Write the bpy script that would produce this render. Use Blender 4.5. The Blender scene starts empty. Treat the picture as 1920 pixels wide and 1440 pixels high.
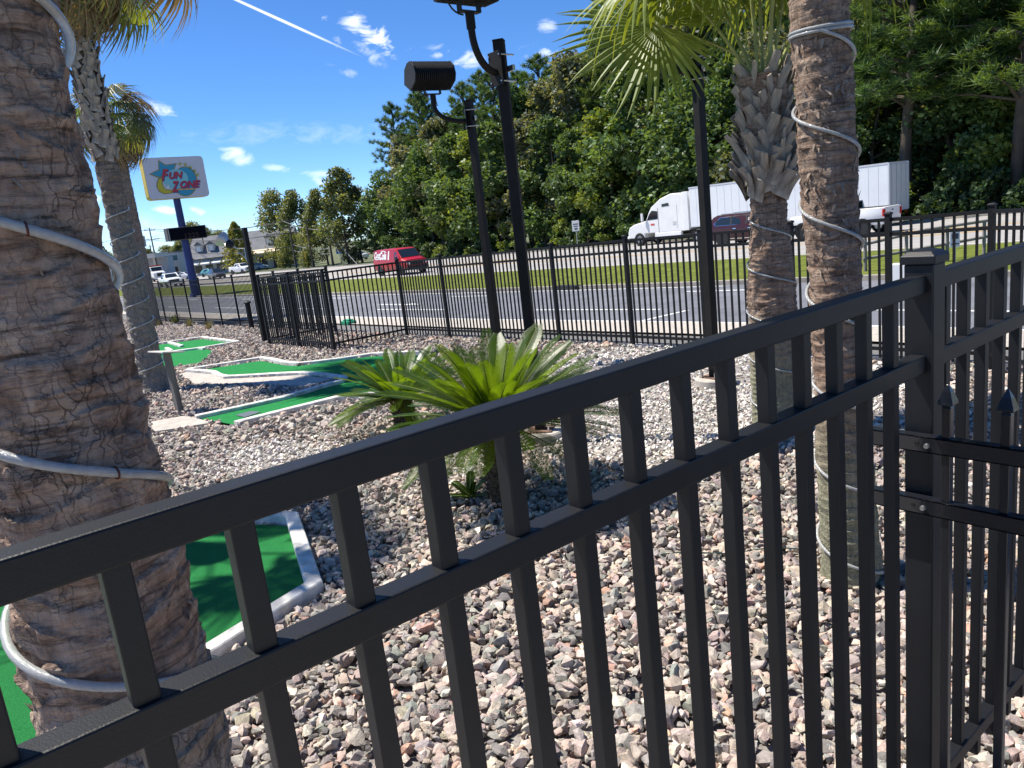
import bpy, bmesh, math, random
import numpy as np
from mathutils import Vector, Matrix, noise as mnoise
R = math.radians
random.seed(7); RNG = np.random.default_rng(7)
sc = bpy.context.scene
COL = sc.collection
# ------------------------------------------------------------------ camera
# world: X runs along the far fence (towards the right), Y along the railing beside the camera, Z up
EYE = Vector((0, 0, 2.35))
FPX, CX, CY = 1440.0, 960.0, 720.0
ROLL, PITCH, TH = R(6.5886), R(12.2652), R(38.18)
UX, UY = (math.cos(TH), math.sin(TH)), None
def _w(v):      # camera-heading frame -> world
    x, y, z = v
    return Vector((x*math.sin(TH) - y*math.cos(TH), x*math.cos(TH) + y*math.sin(TH), z))
def ray(px, py):
    u, v = px-CX, py-CY
    s, c = math.sin(ROLL), math.cos(ROLL)
    down, right = u*s+v*c, u*c-v*s
    cp, sp = math.cos(PITCH), math.sin(PITCH)
    return _w((right/FPX, cp-down/FPX*sp, -sp-down/FPX*cp))
cd = bpy.data.cameras.new('camera'); cam = bpy.data.objects.new('camera', cd); COL.objects.link(cam)
s_, c_, cp_, sp_ = math.sin(ROLL), math.cos(ROLL), math.cos(PITCH), math.sin(PITCH)
right = _w((c_, -s_*sp_, -s_*cp_)); up = _w((s_, c_*sp_, c_*cp_)); fwd = _w((0, cp_, -sp_))
M = Matrix.Identity(4)
for i in range(3): M[i][0], M[i][1], M[i][2], M[i][3] = right[i], up[i], -fwd[i], EYE[i]
cam.matrix_world = M
cd.sensor_width = 36; cd.lens = 36*FPX/1920; cd.clip_start = .02; cd.clip_end = 5000
sc.camera = cam
# ------------------------------------------------------------------ sky and sun
SUN_AZ, SUN_EL = R(30+180), R(60)             # direction towards the sun, angle from +X
sundir = Vector((math.cos(SUN_AZ)*math.cos(SUN_EL), math.sin(SUN_AZ)*math.cos(SUN_EL), math.sin(SUN_EL)))
world = bpy.data.worlds.new('World'); sc.world = world; world.use_nodes = True
world.cycles.sampling_method = 'MANUAL'; world.cycles.sample_map_resolution = 128
wn, wl = world.node_tree.nodes, world.node_tree.links
SKY_STRENGTH = 0.095
bg = wn['Background']; bg.inputs['Strength'].default_value = SKY_STRENGTH
sky = wn.new('ShaderNodeTexSky'); sky.sky_type = 'NISHITA'; sky.sun_disc = False
sky.sun_elevation = SUN_EL; sky.sun_rotation = math.pi/2 - SUN_AZ
sky.air_density = .6; sky.dust_density = 0; sky.ozone_density = 5.0; sky.altitude = 20
def clouds(skyout):
    tc = wn.new('ShaderNodeTexCoord')
    nz = wn.new('ShaderNodeTexNoise'); nz.inputs['Scale'].default_value = 30; nz.inputs['Distortion'].default_value = .5; nz.inputs['Detail'].default_value = 8; nz.inputs['Roughness'].default_value = .62
    mp = wn.new('ShaderNodeMapping'); mp.inputs['Scale'].default_value = (1, 1, 2.2)
    wl.new(tc.outputs['Generated'], mp.inputs['Vector']); wl.new(mp.outputs[0], nz.inputs['Vector'])
    def m(op, a, b=None, c=None, clamp=False):
        n = wn.new('ShaderNodeMath'); n.operation = op; n.use_clamp = clamp
        for i, v in enumerate((a, b, c)):
            if v is None: continue
            if isinstance(v, (int, float)): n.inputs[i].default_value = v
            else: wl.new(v, n.inputs[i])
        return n.outputs[0]
    def vd(a, vec):
        n = wn.new('ShaderNodeVectorMath'); n.operation = 'DOT_PRODUCT'; wl.new(a, n.inputs[0]); n.inputs[1].default_value = vec
        return n.outputs['Value']
    total = None
    # (px, py) of a cloud, its half-extents in px, tilt, weight, how strongly it breaks up
    spec = [(700,66,58,24,.35,.95,1.25), (610,36,16,8,.2,.4,1.3), (865,112,58,20,.25,.7,1.3), (1028,100,44,15,.1,.65,1.3), (1025,50,22,16,.9,.45,1.3),
            (290,203,46,12,.05,.9,.9), (440,292,32,16,.1,.75,1), (525,316,34,7,.05,.45,1), (600,325,46,7,0,.4,1), (598,340,16,9,.3,.8,1),
            (312,394,24,9,.12,.9,.7), (368,396,18,8,.2,.8,.8), (630,80,13,11,.3,.6,1), (648,134,32,8,.3,.35,1), (180,372,14,16,0,.9,.8), (690,98,34,14,.5,.5,1),
            (512,31,142,2.8,.291,.95,.10), (250,430,200,26,-.1,.22,1), (560,250,240,22,-.1,.14,1), (-250,180,120,30,.1,.8,1), (-600,60,160,36,.2,.8,1)]
    nzc = m('MULTIPLY_ADD', nz.outputs['Fac'], 4.6, -2.75)
    for px, py, sx, sy, tl, wt, br in spec:
        d = ray(px, py).normalized()
        d1 = ray(px+sx*math.cos(tl), py+sx*math.sin(tl)).normalized() - d
        d2 = ray(px-sy*math.sin(tl), py+sy*math.cos(tl)).normalized() - d
        a1, a2 = d1/d1.length_squared, d2/d2.length_squared
        e1 = m('SUBTRACT', vd(tc.outputs['Generated'], a1), d.dot(a1)); e2 = m('SUBTRACT', vd(tc.outputs['Generated'], a2), d.dot(a2))
        f = m('MULTIPLY_ADD', m('MULTIPLY_ADD', e1, e1, m('MULTIPLY', e2, e2)), -.5, 1.0, clamp=True)
        g = m('MULTIPLY', m('MULTIPLY_ADD', nzc, br, f, clamp=True), m('MULTIPLY', f, wt))
        total = g if total is None else m('MAXIMUM', total, g)
    sz = wn.new('ShaderNodeSeparateXYZ'); wl.new(tc.outputs['Generated'], sz.inputs[0])
    total = m('MULTIPLY', total, m('GREATER_THAN', vd(tc.outputs['Generated'], fwd), .2))
    mx = wn.new('ShaderNodeMix'); mx.data_type = 'RGBA'
    wl.new(total, mx.inputs['Factor']); wl.new(skyout, mx.inputs['A'])
    v = .93/SKY_STRENGTH; mx.inputs['B'].default_value = (v*.97, v*.985, v, 1)
    return mx.outputs['Result']
hs = wn.new('ShaderNodeHueSaturation'); hs.inputs['Saturation'].default_value = 1.15; hs.inputs['Value'].default_value = 1.0
wl.new(sky.outputs[0], hs.inputs['Color'])
tn = wn.new('ShaderNodeMix'); tn.data_type = 'RGBA'; tn.blend_type = 'MULTIPLY'; tn.inputs['Factor'].default_value = 1; tn.inputs['B'].default_value = (.97, 1.05, 1.16, 1)
wl.new(hs.outputs[0], tn.inputs['A'])
wl.new(clouds(tn.outputs['Result']), bg.inputs['Color'])
sd = bpy.data.lights.new('sun', 'SUN'); sd.energy = 4.6; sd.angle = R(.53); sd.color = (1, .945, .85)
sun = bpy.data.objects.new('sun', sd); COL.objects.link(sun); sun.location = (0, 0, 60)
sun.rotation_euler = (-sundir).to_track_quat('-Z', 'Y').to_euler()
sc.view_settings.view_transform = 'Standard'; sc.view_settings.look = 'None'; sc.view_settings.exposure = 0.8; sc.view_settings.gamma = 1
sc.render.engine = 'CYCLES'
sc.cycles.max_bounces = 5; sc.cycles.diffuse_bounces = 3; sc.cycles.glossy_bounces = 2; sc.cycles.transmission_bounces = 4; sc.cycles.transparent_max_bounces = 8; sc.cycles.caustics_reflective = False; sc.cycles.caustics_refractive = False
# ------------------------------------------------------------------ terrain
FX = ([-900,-400,-150,-65,-39,-25,-15.9,-8.6,-3,5,60,400], [7.0,5.6,4.2,3.25,2.9,2.68,2.5,2.33,2.27,2.2,1.7,.7])
GY = ([-900,-20,0,9.38,12.3,20,30,50,80,900], [-.2,-.15,-.08,0,.13,.33,.48,.6,.65,.65])
def zg(x, y): return 2.35 - float(np.interp(x, *FX)) - float(np.interp(y, *GY))
def zgv(x, y): return 2.35 - np.interp(x, *FX) - np.interp(y, *GY)
def gp(px, py, dz=0.0):
    r = ray(px, py); drop = 2.5
    for _ in range(40):
        t = drop/-r.z; x, y = r.x*t, r.y*t
        drop = .5*drop + .5*(2.35 - zg(x, y) - dz)
    return Vector((x, y, zg(x, y)+dz))
def onY(px, py, Y): r = ray(px, py); return EYE + r*(Y/r.y)
def onX(px, py, X): r = ray(px, py); return EYE + r*(X/r.x)
def depth(px, py, d): return EYE + ray(px, py)*d
# ------------------------------------------------------------------ materials
MATS = {}
def mat(name, col, rough=.6, metal=0, spec=.5, var=0, vscale=8, bump=0, bscale=60, col2=None, stretch=None, trans=0, coat=0, attr=None, transl=0, detail=6):
    if name in MATS: return MATS[name]
    m = bpy.data.materials.new(name); m.use_nodes = True; n, l = m.node_tree.nodes, m.node_tree.links
    b = n['Principled BSDF']; b.inputs['Roughness'].default_value = rough; b.inputs['Metallic'].default_value = metal
    b.inputs['Specular IOR Level'].default_value = spec; b.inputs['Transmission Weight'].default_value = trans; b.inputs['Coat Weight'].default_value = coat
    b.inputs['Base Color'].default_value = (*col, 1)
    tc = n.new('ShaderNodeTexCoord'); src = tc.outputs['Object']
    if stretch:
        mp = n.new('ShaderNodeMapping'); mp.inputs['Scale'].default_value = stretch; l.new(src, mp.inputs['Vector']); src = mp.outputs[0]
    cout = None
    if attr:
        at = n.new('ShaderNodeAttribute'); at.attribute_name = attr; cout = at.outputs['Color']
    if var or col2:
        nz = n.new('ShaderNodeTexNoise'); nz.inputs['Scale'].default_value = vscale; nz.inputs['Detail'].default_value = detail; nz.inputs['Roughness'].default_value = .6
        l.new(src, nz.inputs['Vector'])
        rp = n.new('ShaderNodeValToRGB'); rp.color_ramp.elements[0].position = .3; rp.color_ramp.elements[1].position = .7
        c2 = col2 or col
        rp.color_ramp.elements[0].color = (*[max(0, c*(1-var)) for c in col], 1); rp.color_ramp.elements[1].color = (*[c*(1+var) for c in c2], 1)
        l.new(nz.outputs['Fac'], rp.inputs['Fac'])
        if cout is not None:
            mx = n.new('ShaderNodeMix'); mx.data_type = 'RGBA'; mx.blend_type = 'MULTIPLY'; mx.inputs['Factor'].default_value = 1
            l.new(cout, mx.inputs['A']); l.new(rp.outputs[0], mx.inputs['B']); cout = mx.outputs['Result']
        else: cout = rp.outputs[0]
    if cout is not None: l.new(cout, b.inputs['Base Color'])
    if bump:
        bn = n.new('ShaderNodeTexNoise'); bn.inputs['Scale'].default_value = bscale; bn.inputs['Detail'].default_value = 5; l.new(src, bn.inputs['Vector'])
        bp = n.new('ShaderNodeBump'); bp.inputs['Strength'].default_value = bump; bp.inputs['Distance'].default_value = .01
        l.new(bn.outputs['Fac'], bp.inputs['Height']); l.new(bp.outputs[0], b.inputs['Normal'])
    if transl:
        t = n.new('ShaderNodeBsdfTranslucent'); ms = n.new('ShaderNodeMixShader'); ms.inputs[0].default_value = transl
        if cout is not None:
            g = n.new('ShaderNodeMix'); g.data_type = 'RGBA'; g.blend_type = 'MULTIPLY'; g.inputs['Factor'].default_value = 1
            l.new(cout, g.inputs['A']); g.inputs['B'].default_value = (2.1, 1.75, .55, 1); l.new(g.outputs['Result'], t.inputs['Color'])
        else: t.inputs['Color'].default_value = (*[c*k for c, k in zip(col, (2.1, 1.75, .55))], 1)
        l.new(b.outputs[0], ms.inputs[1]); l.new(t.outputs[0], ms.inputs[2]); l.new(ms.outputs[0], n['Material Output'].inputs[0])
    MATS[name] = m
    return m
BLACK = mat('black_powder_coat', (.0075,.008,.010), .48, spec=.34, bump=.10, bscale=420, var=.25, vscale=5)
BLACKFAR = mat('black_fence_paint', (.008,.008,.009), .6, spec=.3)
POLEM = mat('black_pole_paint', (.012,.010,.009), .6, spec=.25, var=.4, vscale=6, bump=.05, bscale=200)
STEEL = mat('zinc_steel', (.55,.55,.53), .35, metal=.9, var=.2, vscale=40)
CONC = mat('concrete', (.44,.40,.35), .9, var=.22, vscale=9, bump=.3, bscale=120)
KERBM = mat('kerb_concrete', (.30,.27,.23), .9, var=.3, vscale=3, bump=.3, bscale=90)
BORDER = mat('painted_border', (.60,.57,.51), .85, var=.28, vscale=7, bump=.35, bscale=90, col2=(.66,.64,.60))
TURF = mat('turf', (.012,.17,.040), .9, spec=.15, var=.25, vscale=150, bump=1.0, bscale=420, col2=(.03,.25,.062), detail=10)
TURF2 = mat('turf_far', (.016,.20,.05), .9, spec=.15, var=.16, vscale=14, bump=.5, bscale=500)
ASPH = mat('asphalt', (.135,.140,.158), .85, var=.16, vscale=.9, bump=.4, bscale=160, col2=(.155,.162,.182))
ROADM = mat('worn_highway', (.33,.315,.30), .9, var=.14, vscale=.8, bump=.2, bscale=90, stretch=(.12,1,1))
VERGE = mat('verge_asphalt', (.15,.145,.14), .9, var=.25, vscale=5, bump=.3, bscale=120)
WHITEP = mat('road_paint_white', (.72,.72,.70), .7, var=.15, vscale=20)
YELLOWP = mat('road_paint_yellow', (.70,.42,.06), .7, var=.2, vscale=10)
GRASS = mat('grass', (.085,.120,.020), .9, spec=.1, var=.28, vscale=2.2, bump=1, bscale=40, col2=(.145,.165,.032))
DIRT = mat('dirt', (.10,.09,.05), .95, var=.4, vscale=.6, bump=.5, bscale=8, col2=(.10,.12,.04))
GBED = mat('gravel_bed', (.26,.235,.215), .95, var=.5, vscale=40, bump=1, bscale=60)
# ------------------------------------------------------------------ mesh helpers
class MB:
    def __init__(s): s.v, s.f = [], []
    def add(s, vs, fs):
        o = len(s.v); s.v += [tuple(p) for p in vs]; s.f += [tuple(i+o for i in f) for f in fs]; return s
    def box(s, c, size, rot=None):
        hx, hy, hz = size[0]/2, size[1]/2, size[2]/2
        vs = [Vector((x, y, z)) for x in (-hx, hx) for y in (-hy, hy) for z in (-hz, hz)]
        if rot is not None: vs = [rot @ p for p in vs]
        return s.add([p+Vector(c) for p in vs], [(0,1,3,2),(4,6,7,5),(0,4,5,1),(2,3,7,6),(0,2,6,4),(1,5,7,3)])
    def prism(s, poly, axis, a, b):       # polygon in the two other axes, extruded along axis
        def P(p, t):
            return (t, p[0], p[1]) if axis == 0 else (p[0], t, p[1]) if axis == 1 else (p[0], p[1], t)
        n = len(poly)
        fs = [tuple(range(n-1, -1, -1)), tuple(range(n, 2*n))] + [(i, (i+1) % n, n+(i+1) % n, n+i) for i in range(n)]
        return s.add([P(p, a) for p in poly]+[P(p, b) for p in poly], fs)
    def tube(s, pts, rad, seg=8, cap=True):
        pts = [Vector(p) for p in pts]; n = len(pts)
        rad = [rad]*n if isinstance(rad, (int, float)) else rad
        vs, fs = [], []; ref = None
        for i, p in enumerate(pts):
            t = (pts[min(i+1, n-1)]-pts[max(i-1, 0)]).normalized()
            if ref is None: ref = Vector((0,0,1)) if abs(t.z) < .9 else Vector((1,0,0))
            a = t.cross(ref).normalized(); b = a.cross(t).normalized(); ref = b
            for k in range(seg):
                an = 2*math.pi*k/seg; vs.append(p+(a*math.cos(an)+b*math.sin(an))*rad[i])
        for i in range(n-1):
            for k in range(seg): fs.append((i*seg+k, i*seg+(k+1) % seg, (i+1)*seg+(k+1) % seg, (i+1)*seg+k))
        if cap: fs += [tuple(range(seg-1, -1, -1)), tuple((n-1)*seg+k for k in range(seg))]
        return s.add(vs, fs)
    def cyl(s, c, r, h, seg=20, axis=2):
        d = [Vector((1,0,0)), Vector((0,1,0)), Vector((0,0,1))][axis]; c = Vector(c)
        return s.tube([c-d*h/2, c+d*h/2], r, seg)
    def mesh(s, name, m, smooth=None, bevel=0):
        me = bpy.data.meshes.new(name); me.from_pydata(s.v, [], s.f); me.validate()
        bm = bmesh.new(); bm.from_mesh(me); bmesh.ops.recalc_face_normals(bm, faces=bm.faces)
        if bevel: bmesh.ops.bevel(bm, geom=[e for e in bm.edges if e.is_manifold and e.calc_face_angle(0) > .5], offset=bevel, segments=2, affect='EDGES', profile=.5)
        bm.to_mesh(me); bm.free()
        if smooth is not None:
            me.shade_smooth(); me.set_sharp_from_angle(angle=R(smooth))
        if m: me.materials.append(m)
        return me
    def build(s, name, m, parent=None, smooth=None, bevel=0): return ob(name, s.mesh(name, m, smooth, bevel), parent)
def ob(name, me, parent=None, loc=None, rot=None):
    o = bpy.data.objects.new(name, me); COL.objects.link(o); o.parent = parent
    if loc is not None: o.location = loc
    if rot is not None: o.rotation_euler = rot
    return o
def tag(o, label=None, cat=None, group=None, kind=None):
    for k, v in (('label', label), ('category', cat), ('group', group), ('kind', kind)):
        if v: o[k] = v
    return o
def thing(name, label, cat, loc=(0,0,0), rz=0, group=None):
    o = bpy.data.objects.new(name, None); COL.objects.link(o); o.location = loc; o.rotation_euler = (0, 0, rz); o.empty_display_size = .2
    return tag(o, label, cat, group)
def npmesh(name, V, F, m, cols=None, smooth=False, attr='Col'):
    V = np.asarray(V, dtype=np.float32); F = np.asarray(F, dtype=np.int32); k = F.shape[1]
    me = bpy.data.meshes.new(name); me.vertices.add(len(V)); me.vertices.foreach_set('co', V.ravel())
    me.loops.add(F.size); me.loops.foreach_set('vertex_index', F.ravel())
    me.polygons.add(len(F)); me.polygons.foreach_set('loop_start', np.arange(0, F.size, k, dtype=np.int32))
    me.update(calc_edges=True)
    if smooth: me.polygons.foreach_set('use_smooth', np.ones(len(F), dtype=bool))
    else: me.polygons.foreach_set('use_smooth', np.zeros(len(F), dtype=bool))
    if cols is not None:
        a = me.color_attributes.new(attr, 'FLOAT_COLOR', 'POINT'); c = np.ones((len(V), 4), dtype=np.float32); c[:, :3] = cols; a.data.foreach_set('color', c.ravel())
    me.materials.append(m); return me
def dup(root, loc, rz=0, scale=1, label=None, group=None):
    def cp(o, par):
        c = o.copy(); COL.objects.link(c); c.parent = par
        for ch in o.children: cp(ch, c)
        return c
    r = cp(root, None); r.location = loc; r.rotation_euler = (0, 0, rz); r.scale = (scale,)*3
    if label: r['label'] = label
    if group: r['group'] = group
    return r
XL = sorted(set([-900,-400,-260,-200,-150,-120,-100,-80,-65,-52,-39,-32,-25,-20,-15.9,-12,-8.6,-6,-3,0,5,20,60,400]))
def sheet(name, x0, x1, y0, y1, dz, m, kind='structure', parent=None):
    xs = [x0]+[x for x in XL if x0 < x < x1]+[x1]; ys = [y0]+[y for y in GY[0] if y0 < y < y1]+[y1]
    b = MB(); b.add([(x, y, zg(x, y)+dz) for x in xs for y in ys], [(i*len(ys)+j, (i+1)*len(ys)+j, (i+1)*len(ys)+j+1, i*len(ys)+j+1) for i in range(len(xs)-1) for j in range(len(ys)-1)])
    o = b.build(name, m, parent)
    if not parent: tag(o, kind=kind)
    return o
def strip_solid(name, x0, x1, y0, y1, dz0, dz1, m, parent=None):   # kerb: a long bar following the terrain
    xs = [x0]+[x for x in XL if x0 < x < x1]+[x1]; b = MB(); vs = []; n = len(xs)
    for x in xs:
        for y, d in ((y0, dz0), (y0, dz1), (y1, dz1), (y1, dz0)): vs.append((x, y, zg(x, y)+d))
    fs = [(i*4+k, i*4+(k+1) % 4, (i+1)*4+(k+1) % 4, (i+1)*4+k) for i in range(n-1) for k in range(4)] + [(3,2,1,0), tuple((n-1)*4+k for k in range(4))]
    o = b.add(vs, fs).build(name, m, parent)
    if not parent: tag(o, kind='structure')
    return o
# ------------------------------------------------------------------ ground, roads
sheet('ground', -900, 400, -900, 900, -.16, DIRT)
sheet('gravel_bed', -60, 6, -14, 9.6, -.015, GBED)
sheet('verge', -160, 60, 9.6, 10.75, -.01, VERGE)
sheet('sidewalk', -160, 60, 10.75, 12.25, .03, CONC)
sheet('frontage_road', -400, 60, 12.25, 19.85, .0, ASPH)
strip_solid('road_kerb', -400, 60, 19.85, 20.15, -.1, .13, KERBM)
sheet('median', -400, 60, 20.15, 29.4, .09, GRASS)
strip_solid('road_kerb', -400, 60, 29.4, 29.7, -.1, .12, mat('pale_kerb', (.50,.47,.42), .9, var=.2, vscale=2))
sheet('highway', -400, 60, 29.7, 51, .0, ROADM)
strip_solid('road_kerb', -400, 60, 51, 51.3, -.1, .12, KERBM)
sheet('roadside_grass', -400, 60, 51.3, 56.5, .06, mat('rough_grass', (.035,.055,.014), .95, var=.5, vscale=1.2, bump=1, bscale=12))
# deck the camera stands on, with its edge wall
b = MB(); b.box((1.2, -2.0, .33), (3.95, 7.4, .66)); tag(b.build('walkway', CONC), kind='structure')
# road paint
def line_px(px0, px1, w=.12, name='lane_line', m=None, par=None):
    a, c = gp(*px0), gp(*px1); d = (c-a); d.z = 0; d.normalize(); n = Vector((-d.y, d.x, 0))*w/2
    k = 6; vs = []
    for i in range(k+1):
        p = a.lerp(c, i/k)
        for q in (p-n, p+n): vs.append((q.x, q.y, zg(q.x, q.y)+.006))
    return MB().add(vs, [(2*i, 2*i+2, 2*i+3, 2*i+1) for i in range(k)]).build(name, m or WHITEP, par)
def lane(y, w, x0, x1, name='lane_line', m=WHITEP, dz=.006, par=None):
    n = max(1, int((x1-x0)/4)); vs = []
    for i in range(n+1):
        x = x0+(x1-x0)*i/n; vs += [(x, y-w/2, zg(x, y)+dz), (x, y+w/2, zg(x, y)+dz)]
    return MB().add(vs, [(2*i, 2*i+2, 2*i+3, 2*i+1) for i in range(n)]).build(name, m, par)
mk = bpy.data.objects['frontage_road']; hw = bpy.data.objects['highway']
lane(12.42, .12, -120, 20, par=mk)
lane(19.55, .10, -120, -14, par=mk)
ya = gp(1110, 581).y
for x in [gp(1110, 581).x + k*9.2 for k in range(-7, 3)]: lane(ya, .12, x-2.3, x+2.3, par=mk)
yb = gp(886, 555.5).y
for x in [gp(886, 555.5).x + k*12.2 for k in range(-5, 2)]: lane(yb, .13, x-1.5, x+1.5, par=mk)
line_px((1136, 616), (1290, 582), par=mk)
a = gp(746, 571); b = MB()      # turn arrow
for q in ([(-1.5,-.1),(.6,-.1),(.6,.1),(-1.5,.1)], [(.6,-.34),(1.6,0),(.6,.34)]):
    b.add([(a.x+x, a.y+y, zg(a.x+x, a.y+y)+.007) for x, y in q], [tuple(range(len(q)))])
b.build('lane_arrow', WHITEP, mk)
lane(30.3, .14, -200, 40, par=hw)
for k in range(-24, 4): lane(33.9, .12, k*9, k*9+3, par=hw)
for k in range(-24, 4): lane(45.6, .12, k*9+2, k*9+5, par=hw)
for y in (37.6, 37.85, 41.7, 41.95): lane(y, .12, -200, 40, m=YELLOWP, par=hw)
lane(50.2, .14, -200, 40, par=hw)
# storm drain at the kerb
p = gp(1084, 540); b = MB().box((0, 0, .08), (1.1, .36, .16)); o = b.build('drain_inlet', mat('iron', (.02,.02,.02), .6)); o.location = (p.x, 19.83, zg(p.x, 19.83)); tag(o, 'dark iron storm drain set into the kerb of the grass median', 'drain')
# ------------------------------------------------------------------ fences
def picket_mesh(w, h, m, bevel=.0015):
    return MB().box((0, 0, h/2), (w, w, h)).mesh('picket', m, bevel=bevel)
def post_mesh(w, h, m, cap=.008, bevel=.002):
    b = MB().box((0, 0, (h-.03)/2), (w, w, h-.03))
    return b.mesh('post', m, bevel=bevel), cap_mesh(w, m, cap)
def cap_mesh(w, m, e=.006):
    a = w/2+e
    pr = [(a, 0), (a, .018), (a*.72, .027), (a*.35, .031)]
    b = MB(); vs = []
    for r, z in pr: vs += [(-r,-r,z),(r,-r,z),(r,r,z),(-r,r,z)]
    fs = [(i*4+k, i*4+(k+1) % 4, (i+1)*4+(k+1) % 4, (i+1)*4+k) for i in range(3) for k in range(4)] + [(12,13,14,15), (3,2,1,0)]
    return b.add(vs, fs).mesh('post_cap', m, bevel=.002)
def run_rail(b, A, B, z0a, z0b, h, w):
    # a bar from A to B (xy) with its top at z0a / z0b
    d = Vector((B[0]-A[0], B[1]-A[1], 0)).normalized(); n = Vector((-d.y, d.x, 0))*w/2
    vs = []
    for P, z in ((A, z0a), (B, z0b)):
        p = Vector((P[0], P[1], 0))
        for q, zz in ((-n, z-h), (n, z-h), (n, z), (-n, z)): vs.append(p+q+Vector((0,0,zz)))
    b.add(vs, [(0,1,2,3), (7,6,5,4)]+[(k, 4+k, 4+(k+1) % 4, (k+1) % 4) for k in range(4)])
def fence(name, label, pts, H, pitch, pw=.024, postw=.0635, railh=.040, railw=.034, group=None, mat_=BLACKFAR, skip_first=False, skip_last=False):
    """pts: post positions (x, y); racked panels that follow the ground"""
    o0 = Vector((pts[0][0], pts[0][1], zg(*pts[0]))); th = thing(name, label, 'fence', o0, 0, group)
    pm, cm = post_mesh(postw, H, mat_); km = picket_mesh(pw, H-.15, mat_, 0)
    for i, (x, y) in enumerate(pts):
        if (skip_first and i == 0) or (skip_last and i == len(pts)-1): continue
        po = ob('post', pm, th, (x-o0.x, y-o0.y, zg(x, y)-o0.z)); ob('post_cap', cm, po, (0, 0, H-.03))
    for i in range(len(pts)-1):
        A, B = Vector(pts[i]), Vector(pts[i+1]); L = (B-A).length; d = (B-A)/L
        za, zb = zg(*pts[i])-o0.z, zg(*pts[i+1])-o0.z
        A2, B2 = A+d*postw/2, B-d*postw/2
        for hz in (H-.07, H-.245, .19):
            b = MB(); run_rail(b, A2-Vector(pts[0]), B2-Vector(pts[0]), za+hz, zb+hz, railh, railw); b.build('rail', mat_, th)
        n = int((L-postw)/pitch)
        gap = (L-postw-(n-1)*pitch)/2
        for k in range(n):
            t = (postw/2+gap+k*pitch)/L; P = A+(B-A)*t
            ob('picket', km, th, (P.x-o0.x, P.y-o0.y, za+(zb-za)*t+.055))
    return th
FY, AY = 9.38, 7.48
P_ = 1.828
xl, xr = -19.45, -15.72
fence('metal_fence', 'tall black picket fence between frontage road and gravel, running behind the wide sago palm', [(xr+1.785*k, FY) for k in range(0, 5)]+[(-7.1, FY), (-5.65, FY), (-4.37, FY), (-3.26, FY)], 1.83, .117, skip_first=True)
corner = (-3.26, FY); _r = ray(1920, 392); _f = Vector((fwd.x, fwd.y, 0)).normalized(); _e = _r*(7.86/Vector((_r.x, _r.y, 0)).dot(_f)); _d = (Vector((_e.x, _e.y))-Vector(corner)).normalized()*1.3
fence('metal_fence', 'short black picket fence jog standing around the gravel notch beside the frontage road', [(xl, FY), (xl, AY), ((xl+xr)/2, AY), (xr, AY), (xr, FY)], 1.83, .117)
fence('metal_fence', 'long black picket fence receding along the road towards the tall blue signpost', [(xl-P_*k, FY) for k in range(0, 13)], 1.83, .117, pw=.0175, skip_first=True)
fence('metal_fence', 'black picket fence turning the corner back towards the spear-topped railing', [corner]+[(corner[0]+_d.x*k, corner[1]+_d.y*k) for k in (1, 2, 3)], 1.83, .117, skip_first=True)
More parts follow.
